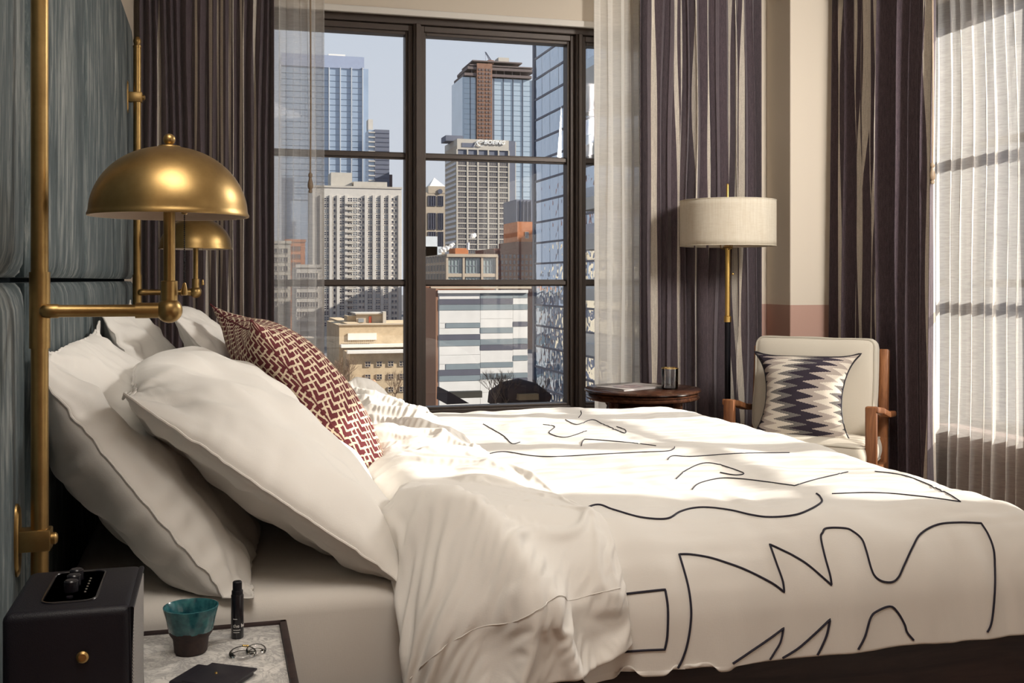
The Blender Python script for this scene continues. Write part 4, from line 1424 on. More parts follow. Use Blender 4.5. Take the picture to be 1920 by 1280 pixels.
seam(o, rim, BLACKLEATHER, .004)

# ------------------------------------------------------------------ the city outside
def ext(name, col, rough=.8, metal=0.0, spec=.3, var=.05, vs=.4):
    return plain(name, col, rough, metal, spec, var, vs)
CREAMC = ext('cream_concrete', (.45, .41, .355))
WHITEC = ext('white_concrete', (.51, .475, .43))
TANB = None
def brick_mat(name, c1, c2, mort, sc):
    b = NB(name)
    co = b.coord()
    br = b.n('ShaderNodeTexBrick', {'Vector': b.n('ShaderNodeMapping', {0: co, 'Rotation': (math.radians(90), 0, 0)}).outputs[0], 'Color1': (*c1, 1), 'Color2': (*c2, 1), 'Mortar': (*mort, 1), 'Scale': sc, 'Mortar Size': .012}).outputs[0]
    n1 = b.noise(co, .35, 5, .65)
    c = b.n('ShaderNodeMixRGB', {0: .35, 1: br, 2: b.ramp(n1, [(.3, tuple(x * .6 for x in c1)), (.7, tuple(min(1, x * 1.3) for x in c2))])}).outputs[0]
    return b.pbr(c, .9, spec=.1)
TANB = brick_mat('tan_brick', (.47, .36, .23), (.53, .41, .27), (.46, .39, .30), 1.2)
REDB = brick_mat('dark_red_brick', (.13, .065, .055), (.17, .085, .07), (.16, .11, .10), 1.0)
ORANGEB = brick_mat('orange_brick', (.42, .15, .07), (.46, .19, .09), (.35, .2, .13), 1.0)
DARKW = ext('dark_window_glass', (.085, .085, .11), .12, 0, .7, .25, .15)
MIDW = ext('grey_window_glass', (.22, .24, .26), .15, 0, .7, .25, .15)
BLUEG = ext('pale_blue_glazing', (.33, .40, .50), .18, .25, .6, .06, .05)
BLUEG2 = ext('sky_blue_glazing', (.42, .50, .57), .15, .3, .6, .06, .05)
SLATE = ext('slate_cladding', (.13, .14, .18))
STEELM = ext('pale_mullion', (.55, .56, .58), .5, .3)
DARKM = ext('dark_mullion', (.11, .12, .16), .5, .2)
STONE = ext('tan_stone', (.42, .35, .27))
CORE = ext('rusty_core_formwork', (.22, .115, .075), var=.2, vs=.3)
GROUND = ext('asphalt', (.14, .13, .13), var=.15, vs=.1)
SLABM = ext('raw_slab_edge', (.13, .10, .095))
PANELW = ext('white_wall_panel', (.76, .73, .69), .5)
PANELG = ext('grey_blue_wall_panel', (.24, .28, .30), .5)
PANELD = ext('dark_slate_wall_panel', (.125, .125, .155), .5)
ROOFW = ext('white_roof_membrane', (.70, .66, .60))
GZ = -34.0

def xq(sx, Y):
    return Y * Q(sx)
def zq(sy, sx, Y):
    return at_y(sx, sy, Y).z
CITY = {}
def bmesh_box(x0, x1, y0, y1, z0, z1, bev=0):
    b = bmesh.new(); box(b, x0, x1, y0, y1, z0, z1, bev); return b
def building(name, label, cat='building', group=None):
    return thing(name, label, cat, (0, 0, 0), 0, group)
def put(name, mesh, par, x, y, z, rot=0.0):
    o = link(name, mesh, par)
    o.location = (x, y, z)
    if rot:
        o.rotation_euler = (0, 0, rot)
    return o
def win_mesh(w_, h_, nx=2, ny=2, fw=.10, frame=None, pane=None, depth=.14):
    """window centred on x, base z=0, front towards -y; bars proud of the pane"""
    b = bmesh.new()
    box(b, -w_ / 2, w_ / 2, -.03, .05, 0, h_, mi=1)
    for i in range(nx + 1):
        x = -w_ / 2 + w_ * i / nx
        box(b, x - fw / 2, x + fw / 2, -depth, .05, -fw / 2, h_ + fw / 2)
    for j in range(ny + 1):
        z = h_ * j / ny
        box(b, -w_ / 2, w_ / 2, -depth, .05, z - fw / 2, z + fw / 2)
    me = bpy.data.meshes.new('window')
    b.to_mesh(me); b.free()
    me.materials.append(frame or DARKM); me.materials.append(pane or DARKW)
    return me
def pane_mesh(w_, h_, mat, bev=.0, d=.12):
    b = bmesh.new(); box(b, -w_ / 2, w_ / 2, -d, .03, 0, h_, bev, 1)
    me = bpy.data.meshes.new('pane'); b.to_mesh(me); b.free(); me.materials.append(mat)
    return me
rc = random.Random(12)

# ground plane of the city, streets
bm = bmesh_box(-900, 1500, 40, 2500, GZ - 1, GZ)
struct('ground', bm, GROUND)

# --- white apartment tower
Y = 570
B = building('apartment_tower', 'cream white apartment tower with columns of small dark windows, in the left pane')
x0, x1 = xq(586, Y), xq(753, Y)
zt = zq(352, 680, Y)
obj('facade', bmesh_box(x0, x1, Y, Y + 30, GZ, zt), WHITEC, B, False)
obj('penthouse', bmesh_box(xq(622, Y), xq(662, Y), Y + 4, Y + 20, zt, zq(322, 640, Y)), CREAMC, B, False)
obj('penthouse', bmesh_box(xq(664, Y), xq(727, Y), Y + 2, Y + 20, zt, zq(340, 690, Y)), CREAMC, B, False)
obj('parapet', bmesh_box(x0 - .3, x1 + .3, Y - .3, Y + .8, zt - .2, zt + .8), CREAMC, B, False)
P1 = win_mesh(xq(617, Y) - xq(608, Y), 2.1, 2, 2, .28, WHITEC, DARKW, .2)
P2 = win_mesh(1.25, 1.6, 1, 1, .2, WHITEC, DARKW, .2)
P1b = win_mesh(xq(617, Y) - xq(608, Y), 2.1, 2, 2, .28, WHITEC, MIDW, .2)
rows = 23
fl = 10.62
for r in range(rows):
    sy = 374.5 + fl * r
    for sx, m in ((612, 'a'), (627, 'b'), (641, 'a'), (656, 'a'), (665.5, 'c'), (675, 'b'), (681.5, 'b'), (693.5, 'a'), (708.5, 'a'), (723.5, 'a'), (736, 'b'), (742, 'b')):
        z = zq(sy, sx, Y)
        me = P2 if m == 'b' else (P1b if (m == 'c' or rc.random() < .25) else P1)
        put('window', me, B, xq(sx, Y), Y - .06, z - (.6 if m == 'b' else 1.0))
for sx in (602, 620, 634, 649, 686, 701, 716, 730.5, 749):
    obj('pier', bmesh_box(xq(sx - 2.6, Y), xq(sx + 2.6, Y), Y - .7, Y, GZ, zq(366, sx, Y)), WHITEC, B, False)
BALC = None
bb = bmesh.new(); box(bb, -1.8, 1.8, -1.2, 0, 0, .25); box(bb, -1.8, 1.8, -1.2, -1.1, .25, 1.1)
BALC = bpy.data.meshes.new('balcony'); bb.to_mesh(BALC); bb.free(); BALC.materials.append(CREAMC)
for r in range(rows):
    put('balcony', BALC, B, xq(656, Y), Y - .1, zq(381 + fl * r, 656, Y) - .6)

# --- left glass tower
Y = 900
B = building('glass_tower', 'tall pale blue glass tower with white vertical ribs, in the upper left pane')
x0, x1 = xq(528, Y), xq(691.5, Y); zt = zq(104, 620, Y); zl = zq(128, 688, Y)
xm = xq(682, Y)
obj('core', bmesh_box(x0, xm, Y + .3, Y + 45, GZ, zt), BLUEG, B, False)
obj('core', bmesh_box(xm, x1, Y + 3, Y + 40, GZ, zl), BLUEG, B, False)
obj('crown', bmesh_box(x0 - .3, xm + .3, Y - .5, Y + 1, zq(127, 620, Y), zt), SLATE if False else ext('tower_crown', (.30, .34, .45), .4), B, False)
cols = [528 + 22.0 * k for k in range(8)]
ph = 11.2 / F * Y
for k in range(len(cols) - 1):
    me = pane_mesh((cols[1] - cols[0]) / F * Y - .6, ph - .7, BLUEG, 0, .5)
    for r in range(22):
        z = zq(129 + 11.2 * (r + 1), 620, Y)
        put('glass_panel', me, B, xq((cols[k] + cols[k + 1]) / 2, Y), Y + .3, z)
for sx in (617, 638, 659, 680):
    obj('rib', bmesh_box(xq(sx - .9, Y), xq(sx + .9, Y), Y - 1.2, Y + .3, GZ, zq(127, sx, Y)), STEELM, B, False)
obj('roof_unit', bmesh_box(xq(618, Y), xq(650, Y), Y + 10, Y + 30, zt, zt + 3.5), ROOFW, B, False)

# --- dark slab tower and the thin striped one beside it
Y = 850
B = building('slab_tower', 'dark slate slab tower beside the pale blue glass tower')
obj('slab', bmesh_box(xq(702.5, Y), xq(730, Y), Y, Y + 30, GZ, zq(243, 715, Y)), SLATE, B, False)
obj('low_wing', bmesh_box(xq(729, Y), xq(737.5, Y), Y + 5, Y + 30, GZ, zq(326, 733, Y)), ext('brown_wing', (.15, .11, .11)), B, False)
for k in range(12):
    z = zq(250 + 8.4 * k, 715, Y)
    obj('floor_band', bmesh_box(xq(702.5, Y), xq(730, Y), Y - .25, Y, z, z + .7), DARKM, B, False)
B = building('narrow_tower', 'narrow white tower with floor bands squeezed between two towers')
obj('core', bmesh_box(xq(691, Y), xq(703, Y), Y + 1, Y + 20, GZ, zq(243, 697, Y)), BLUEG, B, False)
obj('stack', bmesh_box(xq(691, Y), xq(700, Y), Y + 2, Y + 12, zq(243, 697, Y), zq(223, 697, Y)), WHITEC, B, False)
for k in range(11):
    z = zq(249 + 9 * k, 697, Y)
    obj('floor_slab', bmesh_box(xq(691, Y), xq(703, Y), Y - .8, Y + 1, z, z + .9), WHITEC, B, False)

# --- gabled stone tower with a glass pyramid
Y = 900
B = building('pyramid_tower', 'tan stone tower with a pale pyramid roof, left of the sign-topped office tower')
xa, xb = xq(793, Y), xq(836, Y); zt = zq(361, 812, Y)
obj('shaft', bmesh_box(xa, xb, Y, Y + 22, GZ, zt), STONE, B, False)
bm = bmesh.new()
xc = xq(818, Y); hw_ = 8
tip = bm.verts.new((xc, Y + 9, zq(331, 818, Y)))
bs = [bm.verts.new(c) for c in ((xq(805, Y), Y, zq(350, 818, Y)), (xq(836, Y), Y, zq(350, 818, Y)), (xq(836, Y), Y + 20, zq(350, 818, Y)), (xq(805, Y), Y + 20, zq(350, 818, Y)))]
for i in range(4):
    bm.faces.new((bs[i], bs[(i + 1) % 4], tip))
bm.faces.new(list(reversed(bs)))
obj('pyramid_roof', bm, ext('pale_roof', (.58, .55, .52), .4), B, False)
obj('gable', bmesh_box(xq(803, Y), xq(836, Y), Y - .2, Y + 20, zt - .5, zq(349, 818, Y)), STONE, B, False)
for s0, s1, y0, y1 in ((803, 817, 367, 386), (821, 831, 367, 386), (803, 817, 399, 430), (821, 831, 399, 430), (803, 817, 434, 470), (821, 831, 434, 470)):
    me = win_mesh((s1 - s0) / F * Y, (y1 - y0) / F * Y, 3, 1, .35, DARKM, DARKW, .3)
    put('tall_window', me, B, xq((s0 + s1) / 2, Y), Y - .1, zq(y1, 815, Y))
obj('dark_side', bmesh_box(xq(786, Y), xq(794, Y), Y + 4, Y + 20, GZ, zq(361, 790, Y)), SLATE, B, False)
bm = bmesh.new(); lathe(bm, [(0, -.5), (2.1, -.5), (2.1, .4), (0, .4)], n=20, axis='Y'); bm.transform(Matrix.Translation((xq(825, Y), Y - .3, zq(359, 825, Y)))); obj('roundel', bm, DARKM, B)

# --- office tower with the roof sign
Y = 800
B = building('office_tower', 'cream gridded office tower with a white aircraft maker sign on its roof edge')
xa, xb, xc = xq(857, Y), xq(954, Y), xq(968, Y)
zt = zq(262, 900, Y)
LS = 22.0
obj('core', bmesh_box(xa + .4, xc - .6, Y + .6, Y + 45, GZ, zt), SLATE, B, False)
obj('roof_band', bmesh_box(xa, xb, Y, Y + 46, zq(281, 900, Y), zt + .3), CREAMC, B, False)
obj('corner_wing', bmesh_box(xb, xc, Y + 1.0, Y + 40, GZ, zq(266, 960, Y)), CREAMC, B, False)
obj('roof_plant', bmesh_box(xq(842, Y), xq(875, Y), Y + 12, Y + 30, zt, zq(250, 858, Y)), SLATE, B, False)
nb_ = 5
cw = (xb - xa) / nb_
fp = 9.75
wm = win_mesh(cw - 1.5, 2.35, 4, 2, .16, STONE, DARKW, .15)
wc1 = win_mesh(1.5, 2.3, 1, 1, .2, CREAMC, DARKW, .15)
wc2 = win_mesh(2.9, 2.3, 2, 2, .18, CREAMC, DARKW, .15)
ztop = 291
for r in range(22):
    sy = ztop + 2 + fp * r
    z = zq(sy + 6.3, 905, Y)
    for k in range(nb_):
        put('window', wm, B, xa + cw * (k + .5), Y + .45, z)
    put('corner_window', wc1, B, xb + 1.3, Y + .95, z); put('corner_window', wc2, B, xb + 4.0, Y + .95, z)
    obj('spandrel', bmesh_box(xa, xb, Y, Y + .6, z + 2.5, z + 3.4), CREAMC, B, False)
for k in range(nb_ + 1):
    x = xa + cw * k
    obj('pier', bmesh_box(x - .55, x + .55, Y - .15, Y + .6, GZ, zq(281, 905, Y)), CREAMC, B, False)
ys = 150
obj('side_wall', bmesh_box(xa - .2, xa + .5, Y + .2, Y + 44, GZ, zq(272, 857, Y)), STONE, B, False)
for r in range(22):
    z = zq(ztop + 8.3 + fp * r, 905, Y)
    obj('side_window_band', bmesh_box(xa - .5, xa - .1, Y + 2, Y + 42, z, z + 2.0), DARKW, B, False)
sg = text_mesh('BOEING', 4.6, .25, .05, shear=.25)
sg.transform(Matrix.Translation((xq(907, Y), Y - .6, zq(270.5, 925, Y))) @ Matrix.Rotation(math.radians(90), 4, 'X') @ Matrix.Diagonal((1.0, .92, 1, 1)))
SIGNM = ext('white_sign_letters', (.85, .85, .84), .5)
obj('sign_lettering', sg, SIGNM, B, False, label='white roof sign lettering')
bm = bmesh.new()
cx0, cz0 = xq(901.5, Y), zq(268.5, 901, Y)
tube(bm, [(cx0 + 3.0 * math.cos(a), Y - .6, cz0 + 2.3 * math.sin(a)) for a in np.linspace(math.radians(60), math.radians(300), 18)], .28, 6)
tube(bm, [(cx0 - 5.5, Y - .7, cz0 - 2.6), (cx0 - 3, Y - .7, cz0 + 1.6), (cx0, Y - .7, cz0 + .4), (cx0 + 4.2, Y - .7, cz0 + 2.3)], [.1, .25, .3, .1], 6)
obj('sign_emblem', bm, SIGNM, B, label='white swoosh and ring emblem')
obj('sign_backing', bmesh_box(xq(866, Y), xq(889, Y), Y - .2, Y, zq(276, 880, Y), zq(268, 880, Y)), SLATE, B, False)

# --- white thin tower behind, tower under construction with its crane
Y = 1150
B = building('distant_tower', 'thin white tower top rising far behind the sign-topped office tower')
obj('shaft', bmesh_box(xq(853, Y), xq(866, Y), Y, Y + 15, GZ, zq(226, 859, Y)), WHITEC, B, False)
bm = bmesh.new(); lathe(bm, [(0, 0), (3.4, 0), (3.2, 2.4), (1.8, 4), (0, 4.5)], (xq(860, Y), Y + 5, zq(226, 859, Y) - .5), 20); obj('rounded_cap', bm, WHITEC, B)
for k in range(6):
    z = zq(232 + 6 * k, 856, Y)
    obj('window', bmesh_box(xq(853.5, Y), xq(855.5, Y), Y - .3, Y, z, z + 1.8), DARKW, B, False)
Y = 1000
B = building('unfinished_tower', 'unfinished glass tower with a rust coloured core and bare upper slabs')
xa, xb = xq(867.5, Y), xq(1003, Y); zg = zq(147, 935, Y)
obj('glass_core', bmesh_box(xa, xb, Y + 1, Y + 50, GZ, zg), BLUEG2, B, False)
cs = [869, 882, 893.5, 921.5, 926, 944, 962, 980, 998]
for a, b_ in zip(cs, cs[1:]):
    if a == 893.5:
        continue
    me = pane_mesh((b_ - a) / F * Y - .5, 9.5 / F * Y - .35, BLUEG2, 0, .5)
    for r in range(24):
        put('glass_panel', me, B, xq((a + b_) / 2, Y), Y + 1, zq(149 + 9.5 * (r + 1) , 935, Y))
    obj('mullion', bmesh_box(xq(b_ - .5, Y), xq(b_ + .5, Y), Y - .1, Y + .8, GZ, zg), DARKM, B, False)
obj('core_shaft', bmesh_box(xq(893, Y), xq(921.5, Y), Y - 3, Y + 10, GZ, zq(120, 905, Y)), CORE, B, False)
me = pane_mesh(2.0, 2.2, SLABM, 0, .3)
for r in range(20):
    for sx in (898, 904, 911, 917):
        put('opening', me, B, xq(sx, Y), Y - 3, zq(133 + 7.2 * r, 905, Y) - .5)
for k, (sy, a, b_) in enumerate(((145, 870, 996), (133, 876, 1001), (126, 880, 998), (118, 885, 978))):
    z = zq(sy, 935, Y)
    obj('bare_slab', bmesh_box(xq(a, Y), xq(b_, Y), Y - 2, Y + 45, z, z + (2.6 if k < 2 else 1.2)), SLABM, B, False)
for sx in (884, 930, 945, 960, 975, 990):
    obj('column', bmesh_box(xq(sx, Y), xq(sx + 1.5, Y), Y, Y + 1, zg, zq(128, 935, Y)), SLABM, B, False)
obj('roof_plant', bmesh_box(xq(937, Y), xq(957, Y), Y + 5, Y + 20, zq(118, 947, Y), zq(106, 947, Y)), CREAMC, B, False)
cr_ = building('tower_crane', 'small crane with a leaning lattice jib on top of the unfinished tower', 'crane')
bx, bz = xq(921, Y), zq(120, 921, Y)
bm = bmesh.new(); box(bm, bx - 3, bx + 3, Y + 1, Y + 6, bz, bz + 4); obj('cab', bm, CORE, cr_, False)
bm = bmesh.new()
j0, j1 = Vector((bx, Y + 3, bz + 4)), Vector((xq(911.5, Y), Y + 3, zq(96, 911, Y)))
for off in (Vector((1.1, 0, 0)), Vector((-1.1, 0, 0))):
    tube(bm, [j0 + off, j1 + off * .3], .35, 5)
for k in range(8):
    t0, t1 = k / 8, (k + 1) / 8
    tube(bm, [j0.lerp(j1, t0) + Vector((1.1 - .8 * t0, 0, 0)), j0.lerp(j1, t1) - Vector((1.1 - .8 * t1, 0, 0))], .25, 5)
obj('jib', bm, DARKM, cr_)
bm = bmesh.new(); tube(bm, [j1, (xq(912, Y), Y + 3, zq(116, 912, Y))], .18, 5); obj('hoist_cable', bm, DARKM, cr_)

# --- red brick blocks in the middle distance
Y = 520
B = building('brick_block', 'dark red brick block with an orange brick tower, right of the sign-topped tower')
obj('block', bmesh_box(xq(926, Y), xq(1004, Y), Y, Y + 40, GZ, zq(466, 960, Y)), REDB, B, False)
obj('stair_tower', bmesh_box(xq(973, Y), xq(1003, Y), Y + 3, Y + 30, GZ, zq(415, 990, Y)), ORANGEB, B, False)
obj('step', bmesh_box(xq(968, Y), xq(1003, Y), Y + 1, Y + 35, GZ, zq(453, 990, Y)), REDB, B, False)
me = win_mesh(1.3, 1.9, 1, 2, .12, REDB, DARKW, .1)
for r in range(5):
    for k in range(9):
        put('window', me, B, xq(934 + 7.6 * k, Y), Y - .05, zq(484 + 11 * r, 960, Y))
me2 = win_mesh(1.8, 3.2, 2, 2, .15, CREAMC, DARKW, .1)
put('window', me2, B, xq(991, Y), Y + 2.9, zq(446, 990, Y))
Y = 620
B = building('grey_block', 'grey slate block low behind the orange brick tower')
obj('block', bmesh_box(xq(968, Y), xq(1006, Y), Y, Y + 30, GZ, zq(374, 985, Y)), SLATE, B, False)
for sx in (975, 981, 988, 995):
    obj('fin', bmesh_box(xq(sx, Y), xq(sx + .8, Y), Y - .5, Y, GZ, zq(376, 985, Y)), DARKM, B, False)

# --- low glazed office block
Y = 340
B = building('glazed_block', 'low office block of two-storey glazed bays framed in cream, in the middle pane')
xl, xm_, xr_ = xq(785, Y), xq(840, Y), xq(933, Y)
ztb = zq(476, 880, Y)
obj('core', bmesh_box(xm_, xr_ - .3, Y + .8, Y + 60, GZ, ztb - .3), SLATE, B, False)
obj('roof_edge', bmesh_box(xm_ - .4, xr_, Y - .3, Y + 61, ztb - 1.0, ztb), STONE, B, False)
wmid = win_mesh((930 - 903) / F * Y, (511 - 482) / F * Y, 4, 2, .22, MIDW, ext('green_grey_glass', (.26, .31, .30), .15, 0, .7, .3, .12), .15)
wrow = [(841, 866), (873, 901), (907, 932)]
for tier in range(4):
    z = zq(512 + 34.5 * tier, 880, Y)
    for a, b_ in wrow:
        put('window', wmid, B, xq((a + b_) / 2, Y), Y + .4, z)
    obj('spandrel', bmesh_box(xm_, xr_, Y, Y + .8, z - 1.2, z - .1), STONE, B, False)
for a in (838.5, 869.5, 904, 932):
    obj('pier', bmesh_box(xq(a - 2, Y), xq(a + 2, Y), Y - .1, Y + .8, GZ, ztb - .5), STONE, B, False)
# its left face recedes towards the camera's left
obj('side_wall', bmesh_box(xm_ - .4, xm_ + .2, Y + .8, Y + 62, GZ, ztb - .4), STONE, B, False)
for tier in range(8):
    for k in range(11):
        z = zq(491 + 17 * tier, 838, Y)
        b = None
        put('side_window', CITY.setdefault('sw', win_mesh(3.4, 2.2, 2, 1, .2, CREAMC, MIDW, .2)), B, xm_ - .42, Y + 4 + 5.2 * k, z, -math.pi / 2)
obj('roof_box', bmesh_box(xq(800, Y + 60), xq(822, Y + 60), Y + 62, Y + 80, ztb - 6, zq(443, 812, Y + 62)), ext('pale_plant_screen', (.52, .55, .58)), B, False)
obj('roof_box', bmesh_box(xq(796, Y + 60), xq(830, Y + 60), Y + 62, Y + 85, ztb - 8, zq(462, 812, Y + 62)), ext('pale_plant_screen', (.46, .50, .54)), B, False)
obj('roof_plant', bmesh_box(xq(866, Y), xq(891, Y), Y + 10, Y + 20, ztb, ztb + 2.2), ORANGEB, B, False)
bm = bmesh.new(); lathe(bm, [(0, 0), (.5, 0), (.5, 2.4), (0, 2.4)], (xq(884, Y), Y + 5, ztb + 1.5), 14); obj('flue', bm, STEELM, B)
def puff_mat():
    b = NB('white_steam')
    d = b.n('ShaderNodeBsdfDiffuse', {0: (.9, .88, .85, 1)})
    t = b.n('ShaderNodeBsdfTransparent', {0: (1, 1, 1, 1)})
    lw = b.n('ShaderNodeLayerWeight', {'Blend': .4}).outputs['Facing']
    return b.done(b.n('ShaderNodeMixShader', {0: b.math('MINIMUM', b.math('ADD', lw, .25), 1.0), 1: d.outputs[0], 2: t.outputs[0]}).outputs[0])
STEAM = puff_mat()
for pts in (((884, 445, .6), (887, 442, .9), (890, 440.5, .7)), ((826, 470, .8), (832, 468, 1.0), (838, 465, .9), (845, 461, .8), (850, 458, .6))):
    bm = bmesh.new()
    for sx, sy, r in pts:
        p = at_y(sx, sy, Y + 8)
        t = bmesh.new(); bmesh.ops.create_icosphere(t, subdivisions=3, radius=r)
        for v in t.verts:
            v.co *= 1 + .35 * noise.noise(v.co * 1.3 + Vector((sx, 0, 0)))
        merge(bm, t, Matrix.Translation(p))
    o = obj('steam_plume', bm, STEAM)
    tag(o, 'small white puff of steam above the roof flue of the glazed block' if pts[0][0] > 860 else 'longer white trail of steam drifting over the glazed block roof', 'steam', kind='stuff')

# --- tan brick building with white roof ledges
Y = 240
B = building('tan_brick_building', 'stepped tan brick building with white roof ledges, low in the left pane')
Yb = Y + 14
obj('upper_wing', bmesh_box(xq(636, Yb), xq(800, Yb), Yb, Yb + 30, GZ, zq(609, 700, Yb)), TANB, B, False)
obj('lower_wing', bmesh_box(xq(656, Y), xq(812, Y), Y, Yb, GZ, zq(662, 700, Y)), TANB, B, False)
obj('left_wing', bmesh_box(xq(628, Yb + 30), xq(650, Yb + 30), Yb + 2, Yb + 45, GZ, zq(604, 640, Yb + 10)), TANB, B, False)
Yp = Yb + 12
obj('roof_house', bmesh_box(xq(668, Yp), xq(718, Yp), Yp, Yp + 10, zq(609, 690, Yp) - 3, zq(589, 690, Yp)), STONE, B, False)
obj('roof_house_lid', bmesh_box(xq(666, Yp), xq(722, Yp), Yp - .5, Yp + 10, zq(589, 690, Yp), zq(586.5, 690, Yp)), CREAMC, B, False)
obj('roof_house_door', bmesh_box(xq(691.5, Yp), xq(696.5, Yp), Yp - .2, Yp, zq(605, 690, Yp), zq(593, 690, Yp)), ext('red_door', (.30, .06, .03)), B, False)
obj('roof_house_window', bmesh_box(xq(671.5, Yp), xq(682, Yp), Yp - .2, Yp, zq(604, 690, Yp), zq(597, 690, Yp)), MIDW, B, False)
obj('chimney', bmesh_box(xq(717, Yp), xq(723, Yp), Yp - 1, Yp + 2, zq(609, 690, Yp) - 2, zq(584, 690, Yp)), CREAMC, B, False)
obj('side_hut', bmesh_box(xq(652, Yp), xq(668, Yp), Yp + 1, Yp + 8, zq(609, 690, Yp) - 3, zq(592, 690, Yp)), TANB, B, False)
for a, b_, sy, yy, dp in ((638, 800, 650, Yb, 2.2), (650, 812, 661.5, Y, 1.4)):
    z = zq(sy, 700, yy)
    obj('white_ledge', bmesh_box(xq(a, yy), xq(b_, yy), yy - dp, yy + .4, z, z + .7), ROOFW, B, False)
obj('coping', bmesh_box(xq(634, Yb), xq(800, Yb), Yb - .3, Yb + .4, zq(609, 700, Yb), zq(606.5, 700, Yb)), STONE, B, False)
obj('white_panel', bmesh_box(xq(652, Yb), xq(706, Yb), Yb - .25, Yb, zq(637, 680, Yb), zq(624.5, 680, Yb)), ROOFW, B, False)
for k in range(14):
    sx = 653 + 3.9 * k
    obj('railing_post', bmesh_box(xq(sx, Yb), xq(sx + .6, Yb), Yb - .5, Yb - .4, zq(649, 680, Yb), zq(637, 680, Yb)), STONE, B, False)
obj('roof_vent', bmesh_box(xq(722, Yb), xq(740, Yb), Yb - 1.6, Yb - .2, zq(648, 730, Yb), zq(644, 730, Yb)), ROOFW, B, False)
me = win_mesh(10 / F * Y, 9.4 / F * Y, 2, 2, .12, STONE, DARKW, .12)
for sx in (689.5, 711, 732.5, 754, 775, 796):
    for sy in (687, 711, 735.5, 759):
        put('window', me, B, xq(sx, Y), Y - .05, zq(sy, 700, Y))
for k in range(6):
    put('side_window', CITY.setdefault('tsw', win_mesh(1.3, 1.6, 1, 2, .1, STONE, DARKW, .1)), B, xq(656, Y) - .02, Y + 2 + 2.2 * (k % 5), zq(690 + 24 * (k // 3), 656, Y), -math.pi / 2)
AW = ext('brown_awning', (.32, .19, .12))
for sx in (669, 693):
    bm = bmesh.new()
    p = at_y(sx, 718, Y)
    P = np.zeros((8, 3, 3))
    for i in range(8):
        for j in range(3):
            t = i / 7
            P[i, j] = (p.x - 1.0 + 2.2 * t, Y - .1 - .8 * j, p.z + .75 * math.sin(t * 2.2) - .15 * j)
    o = obj('awning', grid_bm(P), AW, B); solidify(o, .12)
# trees in front of it
TWIG = ext('bare_twigs', (.16, .105, .07))
def bare_tree(label, x, y, z, h, seed, spread=.55):
    r = thing('bare_tree', label, 'tree', (x, y, z), 0)
    rg = random.Random(seed)
    tb_, bb_ = bmesh.new(), bmesh.new()
    tube(tb_, [(0, 0, 0), (.1, 0, h * .2), (.05, .1, h * .45)], [h * .02, h * .017, h * .012], 6)
    def grow(p, d, l, rad, lev):
        q_ = p + d * l
        m_ = p.lerp(q_, .5) + Vector((rg.uniform(-1, 1), rg.uniform(-1, 1), rg.uniform(-.3, 1))) * l * .08
        tube(bb_, [p, m_, q_], [rad, rad * .8, rad * .6], 3 if lev > 1 else 4)
        if lev < 4:
            for k in range(3 if lev < 3 else 4):
                dd = (d + Vector((rg.uniform(-1, 1), rg.uniform(-1, 1), rg.uniform(-.15, .9))) * spread * 1.3).normalized()
                grow(p.lerp(q_, rg.uniform(.55, 1)), dd, l * rg.uniform(.55, .8), rad * .6, lev + 1)
    for k in range(6):
        a = k * 1.05 + rg.uniform(-.3, .3)
        grow(Vector((0, 0, h * rg.uniform(.2, .42))), Vector((math.cos(a) * spread, math.sin(a) * spread, 1)).normalized(), h * .27, h * .009, 0)
    obj('trunk', tb_, TWIG, r); obj('branches', bb_, TWIG, r)
for sx, sy, yy, h, sd, lb in ((740, 755, 225, 8, 1, 'brown bare tree before the tan brick building'), (640, 760, 228, 12, 2, 'bare tree beside the shaded left side of the tan brick building'),
                              (928, 752, 118, 5.5, 3, 'bare tree at the foot of the striped white building'), (948, 752, 119, 5, 4, 'smaller bare tree right of another before the striped white building'),
                              (1012, 752, 120, 4.5, 6, 'bare tree at the foot of the reflective glass tower')):
    p = at_y(sx, sy, yy)
    bare_tree(lb, p.x, p.y, p.z - 1.5, h, sd)

# --- striped white building
Y = 175
B = building('striped_building', 'white panelled building with staggered grey and slate stripes, in the lower middle pane')
xa, xb = xq(821, Y), xq(990, Y); zt = zq(547, 905, Y)
obj('core', bmesh_box(xa, xb, Y + .3, Y + 10, GZ, zt), PANELW, B, False)
obj('side_wall', bmesh_box(xa - .3, xa + .1, Y + .25, Y + 10.2, GZ, zt + .6), ext('brown_side_render', (.30, .16, .10)), B, False)
obj('parapet', bmesh_box(xa, xb, Y - .1, Y + .5, zt - .2, zt + .3), PANELW, B, False)
cols4 = ((824, 901), (901, 962.5), (962.5, 990))
def cell(a, b_, y0, y1, mat, dp):
    obj('wall_panel', bmesh_box(xq(a, Y) + .02, xq(b_, Y) - .02, Y + .3 - dp, Y + .3, zq(y1, 905, Y) + .02, zq(y0, 905, Y) - .02), mat, B, False)
def c6(y):
    return 400 + y / 3.3684
st_rows = {
    0: [(540, 575, 'D'), (575, 610, 'G'), (690, 722, 'g'), (762, 797, 'D'), (797, 835, 'G'), (947, 983, 'g'), (983, 1020, 'D'), (1020, 1055, 'G')],
    1: [(505, 538, 'G'), (538, 575, 'D'), (575, 610, 'G'), (722, 757, 'G'), (795, 830, 'G'), (830, 865, 'D'), (942, 975, 'G'), (1012, 1048, 'G')],
    2: [(505, 535, 'G'), (575, 610, 'G'), (686, 717, 'D'), (792, 828, 'G'), (828, 862, 'D'), (902, 935, 'G'), (1012, 1044, 'G'), (1044, 1080, 'D')],
}
